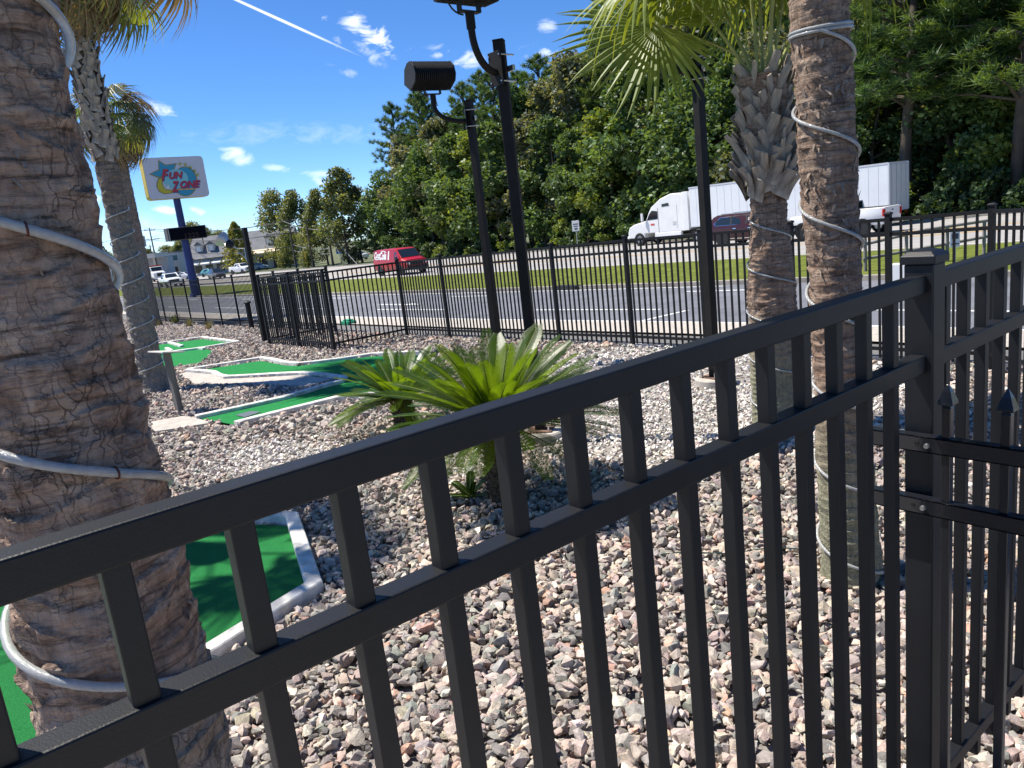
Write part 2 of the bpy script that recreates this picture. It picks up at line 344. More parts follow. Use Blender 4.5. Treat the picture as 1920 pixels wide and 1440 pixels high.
# near railing, three-rail, following the deck
def near_railing():
    X = -.743-.014; ztop = 2.35-.228; w = .030; rh = .040
    y0 = -.9; postY = 1.795; y1 = 4.6; pw = .0635
    th = thing('railing', 'thick black metal railing with square bars running right across in front of the gravel', 'railing', (X, 0, .66))
    zo = lambda z: z-.66
    for z in (ztop, ztop-.179, .66+.14):
        for a, c in ((y0, postY-pw/2), (postY+pw/2, y1)):
            b = MB().box((0, (a+c)/2, zo(z)-rh/2), (.036, c-a, rh)); b.build('rail', BLACK, th, bevel=.003)
    pm = MB().box((0, 0, 0), (pw, pw, 2.176-.66-.03)).mesh('post', BLACK, bevel=.004)
    pm2 = MB().box((0, 0, -.28), (pw, pw, 2.176-.66-.03+.56)).mesh('post', BLACK, bevel=.004)
    po = ob('post', pm2, th, (0, postY, (2.176-.66-.03)/2)); ob('post_cap', cap_mesh(pw, BLACK, .006), po, (0, 0, (2.176-.66-.03)/2))
    po = ob('post', pm2, th, (0, y1+pw/2, (2.176-.66-.03)/2)); ob('post_cap', cap_mesh(pw, BLACK, .006), po, (0, 0, (2.176-.66-.03)/2))
    km = MB().box((0, 0, 0), (.0254, .0254, ztop-.02-.70)).mesh('picket', BLACK, bevel=.002)
    first = .786*-.282+.618*.724 - .117     # measured picket positions
    ys = [first+.117*k for k in range(-6, 14)]
    ys = [y for y in ys if y0 < y < postY-.08]
    ys += [postY+.098+.117*k for k in range(0, 24) if postY+.098+.117*k < y1-.05]
    for y in ys: ob('picket', km, th, (0, y, zo((ztop-.02+.70)/2)))
    # spear-topped side railing that meets the post at a right angle
    Y = postY-pw/2-.026; d1, d2 = 2.35-.585, 2.35-.735
    s = thing('spear_railing', 'glossy black railing with spear-tipped pickets bolted at a right angle to the square post', 'railing', (X, Y, .66))
    GL = mat('glossy_black', (.012,.013,.017), .22, spec=.6, bump=.05, bscale=200)
    for z in (d1, d2, .66+.16):
        b = MB(); h = .038
        # channel section: web towards the camera, two lips
        b.box((.48, -.012, zo(z)-h/2), (1.20, .004, h)); b.box((.48, 0, zo(z)-.002), (1.20, .028, .004)); b.box((.48, 0, zo(z)-h+.002), (1.20, .028, .004))
        b.build('rail', GL, s, bevel=.001)
    for px, py in ((1753, 0), (1862, 0)): pass
    for z, px in ((d1, 1738), (d2, 1731)):
        q = onY(px, 800, Y-.014)
        o = MB().tube([(0, 0, 0), (0, -.006, 0)], [.0065, .005], 10).build('bolt', STEEL, s, smooth=40); o.location = (q.x-X, -.014, zo(z)-.021)
        o = MB().box((0, 0, 0), (.008, .002, .006)).build('slot', mat('dark_hole', (.002,.002,.002), .9), s); o.location = (q.x-X-.022, -.0150, zo(z)-.017)
    x1 = onY(1776, 770, Y).x; x2 = onY(1888, 780, Y).x
    tip = MB(); vs = []
    for r, z in ((.010, 0), (.0085, .004), (.0165, .008), (.0155, .014), (.009, .036), (.002, .052)): vs += [(-r,-r,z),(r,-r,z),(r,r,z),(-r,r,z)]
    tip.add(vs, [(i*4+k, i*4+(k+1) % 4, (i+1)*4+(k+1) % 4, (i+1)*4+k) for i in range(5) for k in range(4)]+[(3,2,1,0),(20,21,22,23)])
    tm = tip.mesh('spear_tip', GL, bevel=.001)
    zt = 2.35-.515; pk = MB().box((0, 0, 0), (.019, .019, zt-.66-.04)).mesh('picket', GL, bevel=.0015)
    for k in range(0, 9):
        x = x1+(x2-x1)*k
        if x-X > 1.0: break
        p = ob('picket', pk, s, (x-X, .003, (zt-.66-.04)/2+.04)); ob('spear_tip', tm, p, (0, 0, (zt-.66-.04)/2))
near_railing()
# ------------------------------------------------------------------ mini-golf holes
HOLES = []          # polygons kept free of gravel (xy)
def ribbon_border(b, pts, w, z0, h, closed=False):
    n = len(pts); P = [Vector((p.x, p.y, 0)) for p in pts]; vs = []
    for i in range(n):
        a = P[i-1] if (i or closed) else P[i]; c = P[(i+1) % n] if (i < n-1 or closed) else P[i]
        t1 = (P[i]-a); t2 = (c-P[i])
        t1 = t1.normalized() if t1.length > 1e-6 else t2.normalized(); t2 = t2.normalized() if t2.length > 1e-6 else t1
        t = (t1+t2).normalized(); nn = Vector((-t.y, t.x, 0)); k = 1/max(.5, nn.dot(Vector((-t1.y, t1.x, 0))))
        zz = zg(P[i].x, P[i].y)
        ch = .008
        for off, dz in ((-w/2, z0), (-w/2, h-ch), (-w/2+ch, h), (w/2-ch, h), (w/2, h-ch), (w/2, z0)):
            vs.append(P[i]+nn*off*k+Vector((0,0,zz+dz)))
    m = n if closed else n-1
    fs = [(i*6+j, i*6+(j+1) % 6, ((i+1) % n)*6+(j+1) % 6, ((i+1) % n)*6+j) for i in range(m) for j in range(6)]
    if not closed: fs += [(5,4,3,2,1,0), tuple((n-1)*6+j for j in range(6))]
    b.add(vs, fs)
def subdiv(pts, n=3):
    out = []
    for i in range(len(pts)-1):
        for k in range(n): out.append(pts[i].lerp(pts[i+1], k/n))
    return out+[pts[-1]]
def poly_sheet(name, pts, dz, m, parent, loc):
    bm = bmesh.new(); vs = [bm.verts.new((p.x-loc.x, p.y-loc.y, zg(p.x, p.y)+dz-loc.z)) for p in pts]
    f = bm.faces.new(vs); bmesh.ops.triangulate(bm, faces=[f])
    bmesh.ops.recalc_face_normals(bm, faces=bm.faces)
    for f in bm.faces:
        if f.normal.z < 0: f.normal_flip()
    me = bpy.data.meshes.new(name); bm.to_mesh(me); bm.free(); me.materials.append(m); return ob(name, me, parent)
def hole(label, green_px, borders_px, bw=.1, bh=.10, turf=TURF2, extra=None, dz=.02):
    G = [gp(*p) for p in green_px]; c = sum(G, Vector())/len(G); loc = Vector((c.x, c.y, zg(c.x, c.y)))
    th = thing('golf_hole', label, 'golf hole', loc)
    poly_sheet('turf', G, dz, turf, th, loc)
    for bp in borders_px:
        B = subdiv([gp(*p) for p in bp], 3); b = MB(); ribbon_border(b, B, bw, -.03, bh); b.v = [(x-loc.x, y-loc.y, z-loc.z) for x, y, z in b.v]
        b.build('border', BORDER, th)
        for i in range(len(B)-1):
            t = (B[i+1]-B[i]).normalized(); n = Vector((-t.y, t.x, 0))*(bw/2+.03)
            HOLES.append([B[i]-n, B[i+1]-n, B[i+1]+n, B[i]+n])
    HOLES.append(G)
    return th, loc
# the big green under the railing
g1 = [(-260,1042),(-60,1018),(300,990),(497,986),(543,989),(583,1112),(372,1243),(120,1420),(-120,1600),(-700,1500)]
hole('big green putting surface behind the thick palm trunk, framed by an angular white kerb', g1, [[(-260,1034),(300,982),(492,976),(550,981),(592,1112),(374,1252),(110,1440),(-120,1620)]], bw=.105, bh=.085, turf=TURF, dz=.012)
# long winding hole
g2 = [(368,697),(490,678),(535,687),(562,688),(700,670),(800,668),(812,690),(760,735),(630,750),(441,799),(372,787),(545,742),(645,716),(620,711),(565,705),(480,709),(418,711),(402,703)]
th, lc = hole('winding putting hole with pale kerbs that doubles back behind the small sago palm', g2,
     [[(352,697),(365,695),(490,675),(512,678),(535,684),(560,686),(600,682),(640,677),(700,668),(800,664),(818,690),(765,738),(632,752),(540,775),(443,800)],
      [(352,698),(384,700),(402,702),(412,708),(425,711),(470,709),(520,706),(565,704),(600,706),(625,710),(647,713),(640,720),(600,731),(530,752),(450,770),(368,788)]], bw=.115, bh=.075)
q = [gp(*p) for p in ((442,782),(470,774),(490,776),(460,786))]
poly_sheet('tee_mat', q, .03, mat('tee_rubber', (.09,.11,.13), .7), th, lc)
th, lc = hole('straight putting hole with a square end and pale kerb stubs, beyond the leaning wooden signpost', [(290,668),(294,648),(380,637),(443,645),(378,656),(392,657),(400,662),(372,684),(304,690),(270,680)],
     [[(262,652),(294,647),(380,635),(446,644),(376,656),(335,661),(296,668)], [(372,656),(384,657)], [(318,645),(342,652)], [(313,656),(322,661)]], bw=.11, bh=.075)
# concrete pads
def pad(label, px, name='concrete_pad'):
    P = [gp(*p) for p in px]; c = P[0]; loc = Vector((c.x, c.y, zg(c.x, c.y))); b = MB()
    n = len(P); vs = [(p.x-loc.x, p.y-loc.y, zg(p.x, p.y)+d-loc.z) for d in (-.05, .03) for p in P]
    b.add(vs, [tuple(range(n-1, -1, -1)), tuple(range(n, 2*n))]+[(i, (i+1) % n, n+(i+1) % n, n+i) for i in range(n)])
    o = b.build(name, CONC, bevel=.006); o.location = loc; tag(o, label, 'concrete pad'); HOLES.append(P)
pad('pale concrete tee pad at the near end of the winding putting hole', [(283,794),(346,783),(372,788),(398,796),(288,813)])
pad('cream concrete walkway inside the bend of the winding putting hole', [(336,704),(352,700),(402,705),(420,713),(470,711),(565,706),(622,713),(580,726),(440,722),(366,722)])
# ------------------------------------------------------------------ gravel
def in_poly(px, py, poly):
    ins = np.zeros(len(px), dtype=bool); n = len(poly); j = n-1
    for i in range(n):
        xi, yi, xj, yj = poly[i][0], poly[i][1], poly[j][0], poly[j][1]
        c = ((yi > py) != (yj > py)) & (px < (xj-xi)*(py-yi)/(yj-yi+1e-12)+xi); ins ^= c; j = i
    return ins
def to_px(x, y, z):
    d = np.stack([x, y, z-EYE.z], 1)
    a = np.array([right, up, fwd]); q = d @ a.T
    return CX+q[:, 0]/q[:, 2]*FPX, CY-q[:, 1]/q[:, 2]*FPX, q[:, 2]
def rock_variants(n, npts, seed, flat=.62):
    rg = np.random.default_rng(seed); out = []
    for _ in range(n):
        bm = bmesh.new()
        p = rg.normal(size=(npts, 3)); p /= np.linalg.norm(p, axis=1)[:, None]; p *= rg.uniform(.75, 1.1, (npts, 1))
        p *= np.array([1, rg.uniform(.62, .95), rg.uniform(flat-.15, flat+.15)])
        for q in p: bm.verts.new(q)
        r = bmesh.ops.convex_hull(bm, input=bm.verts)
        bmesh.ops.delete(bm, geom=[g for g in r['geom_interior'] if isinstance(g, bmesh.types.BMVert)], context='VERTS')
        bmesh.ops.triangulate(bm, faces=bm.faces); bmesh.ops.recalc_face_normals(bm, faces=bm.faces); bm.verts.index_update()
        out.append((np.array([v.co[:] for v in bm.verts]), np.array([[v.index for v in f.verts] for f in bm.faces]))); bm.free()
    return out
PINK = np.array([(.44,.35,.31),(.36,.31,.285),(.29,.28,.275),(.16,.155,.155),(.50,.43,.355),(.60,.55,.49),(.52,.31,.23),(.25,.265,.245),(.46,.37,.335),(.36,.33,.31)])
PINKW = np.array([.18,.15,.14,.10,.13,.09,.03,.05,.08,.05]); PINKW /= PINKW.sum()
WHIT = 1.15*np.array([(.58,.575,.56),(.50,.50,.50),(.66,.645,.62),(.34,.35,.36),(.55,.50,.46),(.44,.43,.42)]); WHITW = np.array([.28,.2,.2,.1,.12,.1])
def rotm(rg, n, tilt):
    az = rg.uniform(0, 2*np.pi, n); a = rg.normal(0, tilt, n); b = rg.normal(0, tilt, n)
    cz, sz, ca, sa, cb, sb = np.cos(az), np.sin(az), np.cos(a), np.sin(a), np.cos(b), np.sin(b); o, l = np.zeros(n), np.ones(n)
    Z = np.stack([cz,-sz,o,sz,cz,o,o,o,l], 1).reshape(-1,3,3); A = np.stack([l,o,o,o,ca,-sa,o,sa,ca], 1).reshape(-1,3,3); B = np.stack([cb,o,sb,o,l,o,-sb,o,cb], 1).reshape(-1,3,3)
    return Z @ A @ B
def white_mask(x, y, rg):
    zs = [[(1010,690),(1180,640),(1420,650),(1720,690),(1730,800),(1560,850),(1350,830),(1200,880),(1040,860),(960,780)], [(420,842),(520,822),(600,826),(650,850),(560,880),(430,905),(370,885)], [(820,850),(900,845),(900,905),(820,900)]]
    w = np.zeros(len(x), dtype=bool)
    jx, jy = x+rg.normal(0, .16, len(x)), y+rg.normal(0, .16, len(x))
    for z in zs: w |= in_poly(jx, jy, [gp(*p) for p in z])
    return w
def scatter(name, label, dmin, dmax, dens, rad, variants, seed, zjit, m):
    rg = np.random.default_rng(seed); x0, x1, y0, y1 = (-24 if dmax < 20 else -44), 1.2, -4, 9.55
    n = int((x1-x0)*(y1-y0)*dens); x = rg.uniform(x0, x1, n); y = rg.uniform(y0, y1, n); z = zgv(x, y)
    d = np.hypot(x, y); px, py, dp = to_px(x, y, z)
    k = (d >= dmin) & (d < dmax) & (dp > .3) & (px > -250) & (px < 2200) & (py < 1720); x, y, z = x[k], y[k], z[k]
    cut = np.zeros(len(x), dtype=bool)
    for h in HOLES+[[(-.8,-6),(3,-6),(3,1.72),(-.8,1.72)]]: cut |= in_poly(x, y, h)
    x, y, z = x[~cut], y[~cut], z[~cut]
    wm = white_mask(x, y, rg); n = len(x)
    r = rg.lognormal(math.log(rad), .30, n); r = np.clip(r, rad*.5, rad*1.9); r[wm] *= .72
    col = PINK[rg.choice(len(PINK), n, p=PINKW)]; cw = WHIT[rg.choice(len(WHIT), n, p=WHITW/WHITW.sum())]; col[wm] = cw[wm]
    col = col*.75+col.mean(1, keepdims=True)*np.array([.262, .25, .232]); col = col*rg.uniform(.8, 1.2, (n, 1))*rg.normal(1, .03, (n, 3))*np.array([1.05, 1.0, .945])
    Rm = rotm(rg, n, .45); vid = rg.integers(0, len(variants), n)
    VV, FF, CC = [], [], []; off = 0
    for i, (v, f) in enumerate(variants):
        s = np.where(vid == i)[0]
        if not len(s): continue
        P = np.einsum('nij,kj->nki', Rm[s], v)*r[s][:, None, None]
        P += np.stack([x[s], y[s], z[s]+r[s]*.25+rg.uniform(-.4, 1.0, len(s))*zjit], 1)[:, None, :]
        VV.append(P.reshape(-1, 3)); FF.append((f[None]+(np.arange(len(s))*len(v))[:, None, None]).reshape(-1, 3)+off); off += len(s)*len(v)
        CC.append(np.repeat(col[s], len(v), 0))
    o = ob(name, npmesh(name, np.concatenate(VV), np.concatenate(FF), m, np.concatenate(CC))); tag(o, label, 'gravel', kind='stuff')
ROCK = mat('crushed_rock', (1,1,1), .88, spec=.3, var=.28, vscale=45, bump=.5, bscale=160, attr='Col')
scatter('gravel', 'coarse pink and grey crushed stone spread below the railing', 0, 5.2, 900, .031, rock_variants(14, 15, 3), 11, .030, ROCK)
scatter('gravel', 'mixed pink and white crushed stone around the sago palms and lamp posts', 5.2, 9.5, 560, .031, rock_variants(10, 12, 4), 12, .022, ROCK)
scatter('gravel', 'distant pinkish crushed stone around the putting holes and along the fence', 9.5, 45, 210, .042, rock_variants(8, 10, 5), 13, .022, ROCK)
# ------------------------------------------------------------------ palms
def bark(name, cols, zsplit=None, low=None, scale=1.0, bumpd=.02):
    m = bpy.data.materials.new(name); m.use_nodes = True; n, l = m.node_tree.nodes, m.node_tree.links; b = n['Principled BSDF']
    b.inputs['Roughness'].default_value = .9; b.inputs['Specular IOR Level'].default_value = .2
    tc = n.new('ShaderNodeTexCoord')
    def nz(sc_, st, det=7, ro=.65, dist=0):
        mp = n.new('ShaderNodeMapping'); mp.inputs['Scale'].default_value = [s*scale for s in st]; l.new(tc.outputs['Object'], mp.inputs['Vector'])
        t = n.new('ShaderNodeTexNoise'); t.inputs['Scale'].default_value = sc_; t.inputs['Detail'].default_value = det; t.inputs['Roughness'].default_value = ro; t.inputs['Distortion'].default_value = dist
        l.new(mp.outputs[0], t.inputs['Vector']); return t.outputs['Fac'], mp
    def ramp(src, els):
        r = n.new('ShaderNodeValToRGB'); e = r.color_ramp.elements
        while len(e) < len(els): e.new(.5)
        for i, (p, c) in enumerate(els): e[i].position = p; e[i].color = (*c, 1) if len(c) == 3 else c
        l.new(src, r.inputs['Fac']); return r.outputs[0]
    def mix(f, a, c, mode='MIX'):
        x = n.new('ShaderNodeMix'); x.data_type = 'RGBA'; x.blend_type = mode
        if isinstance(f, float): x.inputs['Factor'].default_value = f
        else: l.new(f, x.inputs['Factor'])
        for s, v in (('A', a), ('B', c)):
            if isinstance(v, tuple): x.inputs[s].default_value = (*v, 1)
            else: l.new(v, x.inputs[s])
        return x.outputs['Result']
    def mth(op, a, c, cl=False):
        x = n.new('ShaderNodeMath'); x.operation = op; x.use_clamp = cl
        for i, v in enumerate((a, c)):
            if isinstance(v, (int, float)): x.inputs[i].default_value = v
            else: l.new(v, x.inputs[i])
        return x.outputs[0]
    n1, _ = nz(7, (1, 1, 1.3), dist=.6); n2, _ = nz(3.2, (1, 1, .8)); nf, _ = nz(30, (1, 1, .16), 6, .7); nh, _ = nz(9, (.5, .5, 4.5), 6, .7, .3)
    c = ramp(n1, [(.28, cols[0]), (.48, cols[1]), (.72, cols[2])])
    c = mix(ramp(n2, [(.5, (0,0,0)), (.68, (.75,.75,.75))]), c, cols[3])
    c = mix(ramp(nh, [(.36, (1,1,1)), (.5, (0,0,0))]), c, cols[0])
    # cracks: a net of tall cells
    mp = n.new('ShaderNodeMapping'); mp.inputs['Scale'].default_value = (24*scale, 24*scale, 6.5*scale); 
    wob = n.new('ShaderNodeMix'); wob.data_type = 'VECTOR'; wob.inputs['Factor'].default_value = .16
    nw = n.new('ShaderNodeTexNoise'); nw.inputs['Scale'].default_value = 9*scale; nw.inputs['Detail'].default_value = 4; l.new(tc.outputs['Object'], nw.inputs['Vector'])
    l.new(tc.outputs['Object'], wob.inputs['A']); l.new(nw.outputs['Color'], wob.inputs['B']); l.new(wob.outputs['Result'], mp.inputs['Vector'])
    vo = n.new('ShaderNodeTexVoronoi'); vo.feature = 'DISTANCE_TO_EDGE'; vo.inputs['Scale'].default_value = 1; l.new(mp.outputs[0], vo.inputs['Vector'])
    cr = ramp(vo.outputs['Distance'], [(.0, (0,0,0)), (.022, (.35,.35,.35)), (.06, (1,1,1))])
    crm = mix(ramp(n2, [(.35, (1,1,1)), (.6, (0,0,0))]), (1.,1.,1.), cr)
    c = mix(.5, c, crm, 'MULTIPLY')
    c = mix(.55, c, ramp(nf, [(.3, (.35,.33,.32)), (.7, (1.2,1.2,1.2))]), 'MULTIPLY')
    if low is not None:
        sp = n.new('ShaderNodeSeparateXYZ'); l.new(tc.outputs['Object'], sp.inputs[0])
        zz = mth('ADD', sp.outputs['Z'], mth('MULTIPLY', n1, .5))
        mr = n.new('ShaderNodeMapRange'); mr.inputs['From Min'].default_value = zsplit-.1; mr.inputs['From Max'].default_value = zsplit+.6; l.new(zz, mr.inputs['Value'])
        lo = mix(.6, low, ramp(nf, [(.3, (.45,.45,.45)), (.7, (1.25,1.25,1.25))]), 'MULTIPLY'); lo = mix(.5, lo, cr, 'MULTIPLY')
        c = mix(mr.outputs['Result'], lo, c)
    l.new(c, b.inputs['Base Color'])
    h = mth('ADD', mth('MULTIPLY', crm, .3), mth('ADD', mth('MULTIPLY', nf, .5), mth('ADD', mth('MULTIPLY', n1, .8), mth('MULTIPLY', nh, .8))))
    bp = n.new('ShaderNodeBump'); bp.inputs['Strength'].default_value = 1; bp.inputs['Distance'].default_value = bumpd
    l.new(h, bp.inputs['Height']); l.new(bp.outputs[0], b.inputs['Normal'])
    return m
def trunk_mesh(name, h, rf, m, seg, rings, amp, scar, seed, z0=-.15, dense=None):
    th = np.linspace(0, 2*np.pi, seg, endpoint=False); zs = np.linspace(z0, h, rings) if dense is None else np.concatenate([np.linspace(z0, dense, rings), np.linspace(dense, h, 40)[1:]]); rings = len(zs); V = np.zeros((rings, seg, 3), dtype=np.float32)
    ct, st = np.cos(th), np.sin(th); off = seed*7.31
    for i, z in enumerate(zs):
        r0 = rf(z)
        for j in range(seg):
            p = Vector((ct[j]*r0, st[j]*r0, z))
            f = mnoise.fractal(Vector((p.x*7+off, p.y*7, p.z*6)), .9, 2.1, 5)
            ph = p.z*scar[0]+1.1*mnoise.noise(Vector((p.x*5+off, p.y*5, p.z*3)))+th[j]*.16
            saw = (ph % 1.0)**2
            g = mnoise.noise(Vector((p.x*26, p.y*26+off, p.z*5)))
            q = mnoise.noise(Vector((p.x*11, p.y*11+off, p.z*16)))
            r = r0+amp*f+scar[1]*saw*(.6+.8*mnoise.noise(Vector((p.x*9, p.y*9, p.z*9+off))))+amp*.22*g+amp*.35*q
            V[i, j] = (ct[j]*r, st[j]*r, z)
    idx = np.arange(rings*seg).reshape(rings, seg); nx = np.roll(idx, -1, 1)
    F = np.stack([idx[:-1], nx[:-1], nx[1:], idx[1:]], -1).reshape(-1, 4)
    return npmesh(name, V.reshape(-1, 3), F, m, smooth=True)
BARKB = bark('big_palm_bark', [(.15,.10,.074),(.42,.30,.228),(.60,.475,.38),(.35,.21,.148)], .62, (.37,.33,.265), 1.0, .022)
BARKR = bark('palm_bark', [(.14,.092,.066),(.36,.255,.19),(.52,.41,.32),(.30,.18,.12)], .85, (.30,.29,.20), 1.5, .016)
BARKG = bark('grey_palm_bark', [(.11,.09,.075),(.29,.23,.185),(.42,.355,.29),(.25,.165,.125)], 3.2, (.26,.235,.20), .9, .02)
FLAKE = mat('bark_flake', (.20,.145,.11), .95, var=.4, vscale=40, col2=(.30,.23,.18), bump=.5, bscale=150)
ROPE = mat('clear_rope_light', (.90,.91,.89), .10, spec=.6, trans=.62, var=.1, vscale=60, bump=.3, bscale=220)
def flakes(th_, n, h, rf, seed, ln=(.03,.09), name='bark_flakes', z0=.0):
    rg = random.Random(seed); b = MB()
    for _ in range(n):
        a = rg.uniform(0, 2*math.pi); z = rg.uniform(z0, h); r = rf(z)+.004; L = rg.uniform(*ln); w = rg.uniform(.1, .35)*L
        o = Vector((math.cos(a), math.sin(a), 0)); t = Vector((-o.y, o.x, 0)); up_ = Vector((0,0,1)) if rg.random() < .6 else Vector((0,0,-1))
        d = (up_*1+o*rg.uniform(.05, .45)+t*rg.uniform(-.6, .6)).normalized()
        p = o*r+Vector((0,0,z)); q = p+d*L
        b.add([p-t*w-o*.01, p+t*w-o*.01, q+t*w*.5, q-t*w*.35, p-t*w+o*.006-o*.01, p+t*w+o*.006-o*.01], [(0,1,2,3), (4,3,2,5), (0,3,4), (1,5,2)])
    o = b.build(name, FLAKE, th_); tag(o, kind='stuff'); return o
def rope(label, base, rf, z0, z1, turns, a0, rad, cap=None, sag=0.0, ties=None, direction=1, seg=10):
    th_ = thing('rope_light', label, 'rope light', base)
    n = int(turns*40)+2; pts = []
    for i in range(n):
        t = i/(n-1); z = z0+(z1-z0)*t+sag*math.sin(t*turns*2*math.pi+1); a = a0+direction*turns*2*math.pi*t; r = rf(z)+rad*1.15+.006
        pts.append((math.cos(a)*r, math.sin(a)*r, z))
    MB().tube(pts, rad, seg).build('tube', ROPE, th_, smooth=60)
    if cap:
        for cz in cap:
            ring = [(math.cos(a)*(rf(cz)+rad+.004), math.sin(a)*(rf(cz)+rad+.004), cz+.004*math.sin(a*2)) for a in np.linspace(0, 2*math.pi, 44)]
            MB().tube(ring, rad, seg, cap=False).build('tube_coil', ROPE, th_, smooth=60)
    for (tz, ta) in ties or []:
        r = rf(tz)+rad+.006; c = Vector((math.cos(ta)*r, math.sin(ta)*r, tz))
        ring = [c+Vector((math.cos(ta)*math.cos(q), math.sin(ta)*math.cos(q), math.sin(q)))*(rad+.0035) for q in np.linspace(0, 2*math.pi, 14)]
        MB().tube(ring, .003, 6, cap=False).build('cable_tie', mat('rust_tie', (.09,.02,.012), .7), th_, smooth=60)
    return th_
# fan-shaped fronds
def leafmat(name, c1, c2, transl=.35, rough=.45):
    return mat(name, c1, rough, spec=.4, col2=c2, var=.15, vscale=3.5, transl=transl)
FRG = leafmat('palm_leaf', (.11,.17,.03), (.20,.25,.055)); FRO = leafmat('palm_leaf_olive', (.085,.105,.035), (.15,.155,.065), .18); FRB = leafmat('palm_leaf_dead', (.15,.11,.07), (.24,.19,.12), .12, .8)
PET = mat('petiole', (.28,.30,.09), .5, var=.25, vscale=5)
def fan_mesh(seed, RR, nb=44, spread=R(165), droop=.5, name='frond', m=None, thread=.25, fused=.45):
    rg = random.Random(seed); V, F = [], []
    for i in range(nb):
        u = (i+.5)/nb*2-1; an = u*spread+rg.uniform(-.02, .02); L = RR*(1-.32*abs(u)**2)*rg.uniform(.88, 1.08)
        dx, dy = math.cos(an), math.sin(an); half = spread/nb*.96
        dr = droop*rg.uniform(.6, 1.5); ns = 7; o = len(V)
        bendy = rg.uniform(-.25, .25)
        for k in range(ns):
            s = k/(ns-1); r = L*s
            w = min(r*math.tan(half), .022+.01*RR) if s < fused else (.022+.01*RR)*max(.06, (1-(s-fused)/(1-fused))**.8)
            z = -dr*L*max(0, s-.25)**2*1.5 + .10*r*(1-abs(u))*.6
            rr = r*(1-.22*dr*max(0, s-.3)); sw = bendy*L*max(0, s-fused)**2
            cx, cy = dx*rr-dy*sw, dy*rr+dx*sw
            V += [(cx-dy*w, cy+dx*w, z-w*.35), (cx, cy, z+w*.35), (cx+dy*w, cy-dx*w, z-w*.35)]
        for k in range(ns-1):
            for e in (0, 1): F.append((o+k*3+e, o+k*3+e+1, o+k*3+e+4, o+k*3+e+3))
    return npmesh(name, np.array(V), np.array(F), m, smooth=False)
def frame_from(x, zhint):
    x = Vector(x).normalized(); z = Vector(zhint); z = (z-x*z.dot(x)).normalized(); y = z.cross(x)
    Mx = Matrix.Identity(3)
    for i in range(3): Mx[i][0], Mx[i][1], Mx[i][2] = x[i], y[i], z[i]
    return Mx
def add_frond(parent, mesh, start, hub, bend, xdir, zhint, prad=.012, pm=PET):
    start, hub = Vector(start), Vector(hub)
    pts = [start.lerp(hub, t)+Vector((0,0,bend))*math.sin(math.pi*t) for t in np.linspace(0, 1, 9)]
    fo = ob('frond', mesh, parent); Mx = frame_from(xdir, zhint).to_4x4(); Mx.translation = hub; fo.matrix_local = Mx
    inv = Mx.inverted(); b = MB().tube([inv @ p for p in pts], [prad*(1.5-.7*t) for t in np.linspace(0, 1, 9)], 6); b.build('petiole', pm, fo, smooth=60)
    return fo
BOOTM = mat('palm_boot', (.22,.17,.13), .9, var=.4, vscale=12, col2=(.42,.36,.29), bump=.6, bscale=90, stretch=(1,1,.25))
def boot_mesh(L, w0, w1, th_, m):
    b = MB(); vs = []
    for t in np.linspace(0, 1, 5):
        w = (w0*(1-t)+w1*t)/2; c = .030*math.sin(math.pi*t*.8); d = th_*(1-.45*t)
        vs += [(-w, c-d*.2, L*t), (-w*.5, c-d*.75, L*t), (w*.5, c-d*.75, L*t), (w, c-d*.2, L*t), (w*.6, c+d*.3, L*t), (-w*.6, c+d*.3, L*t)]
    fs = [(i*6+k, i*6+(k+1) % 6, (i+1)*6+(k+1) % 6, (i+1)*6+k) for i in range(4) for k in range(6)]+[(5,4,3,2,1,0), tuple(24+k for k in range(6))]
    return b.add(vs, fs).mesh('boot', m, smooth=50)
def boots(parent, z0, z1, rf, n, meshes, tilt, seed, lean=.25):
    rg = random.Random(seed)
    for i in range(n):
        t = i/(n-1); z = z0+(z1-z0)*t; a = i*2.39996+rg.uniform(-.12, .12); r = rf(z)
        o = ob('boot', rg.choice(meshes), parent); out = Vector((math.cos(a), math.sin(a), 0))
        up_ = (Vector((0,0,1))+out*tilt(t)*rg.uniform(.8, 1.2)+Vector((-out.y, out.x, 0))*rg.choice((-1, 1))*lean*rg.uniform(.6, 1.4)).normalized()
        y = -(out-up_*out.dot(up_)).normalized(); x = y.cross(up_)
        Mx = Matrix.Identity(4)
        for k in range(3): Mx[k][0], Mx[k][1], Mx[k][2], Mx[k][3] = x[k], y[k], up_[k], (out*r+Vector((0,0,z)))[k]
        o.matrix_local = Mx @ Matrix.Diagonal((rg.uniform(.85, 1.15), 1, rg.uniform(.75, 1.2), 1))
def crown(parent, zc, n, lens, fr, seed, elmin, elmax, rad=.08, mats=None, pl=(.6, .9), hang=0):
    rg = random.Random(seed)
    for i in range(n):
        a = i*2.39996+rg.uniform(-.25, .25); t = i/(n-1); el = R(elmax+(elmin-elmax)*t)+rg.uniform(-.12, .12); L = rg.uniform(*pl)
        d = Vector((math.cos(a)*math.cos(el), math.sin(a)*math.cos(el), math.sin(el))); out = Vector((math.cos(a), math.sin(a), 0))
        st = Vector((out.x*rad, out.y*rad, zc-.12+.12*(1-t))); hub = st+d*L
        xd = (d*1.0+Vector((0,0,-.45-.5*t))).normalized()
        add_frond(parent, rg.choice(fr), st, hub, .06*L, xd, Vector((0,0,1))+out*.6)
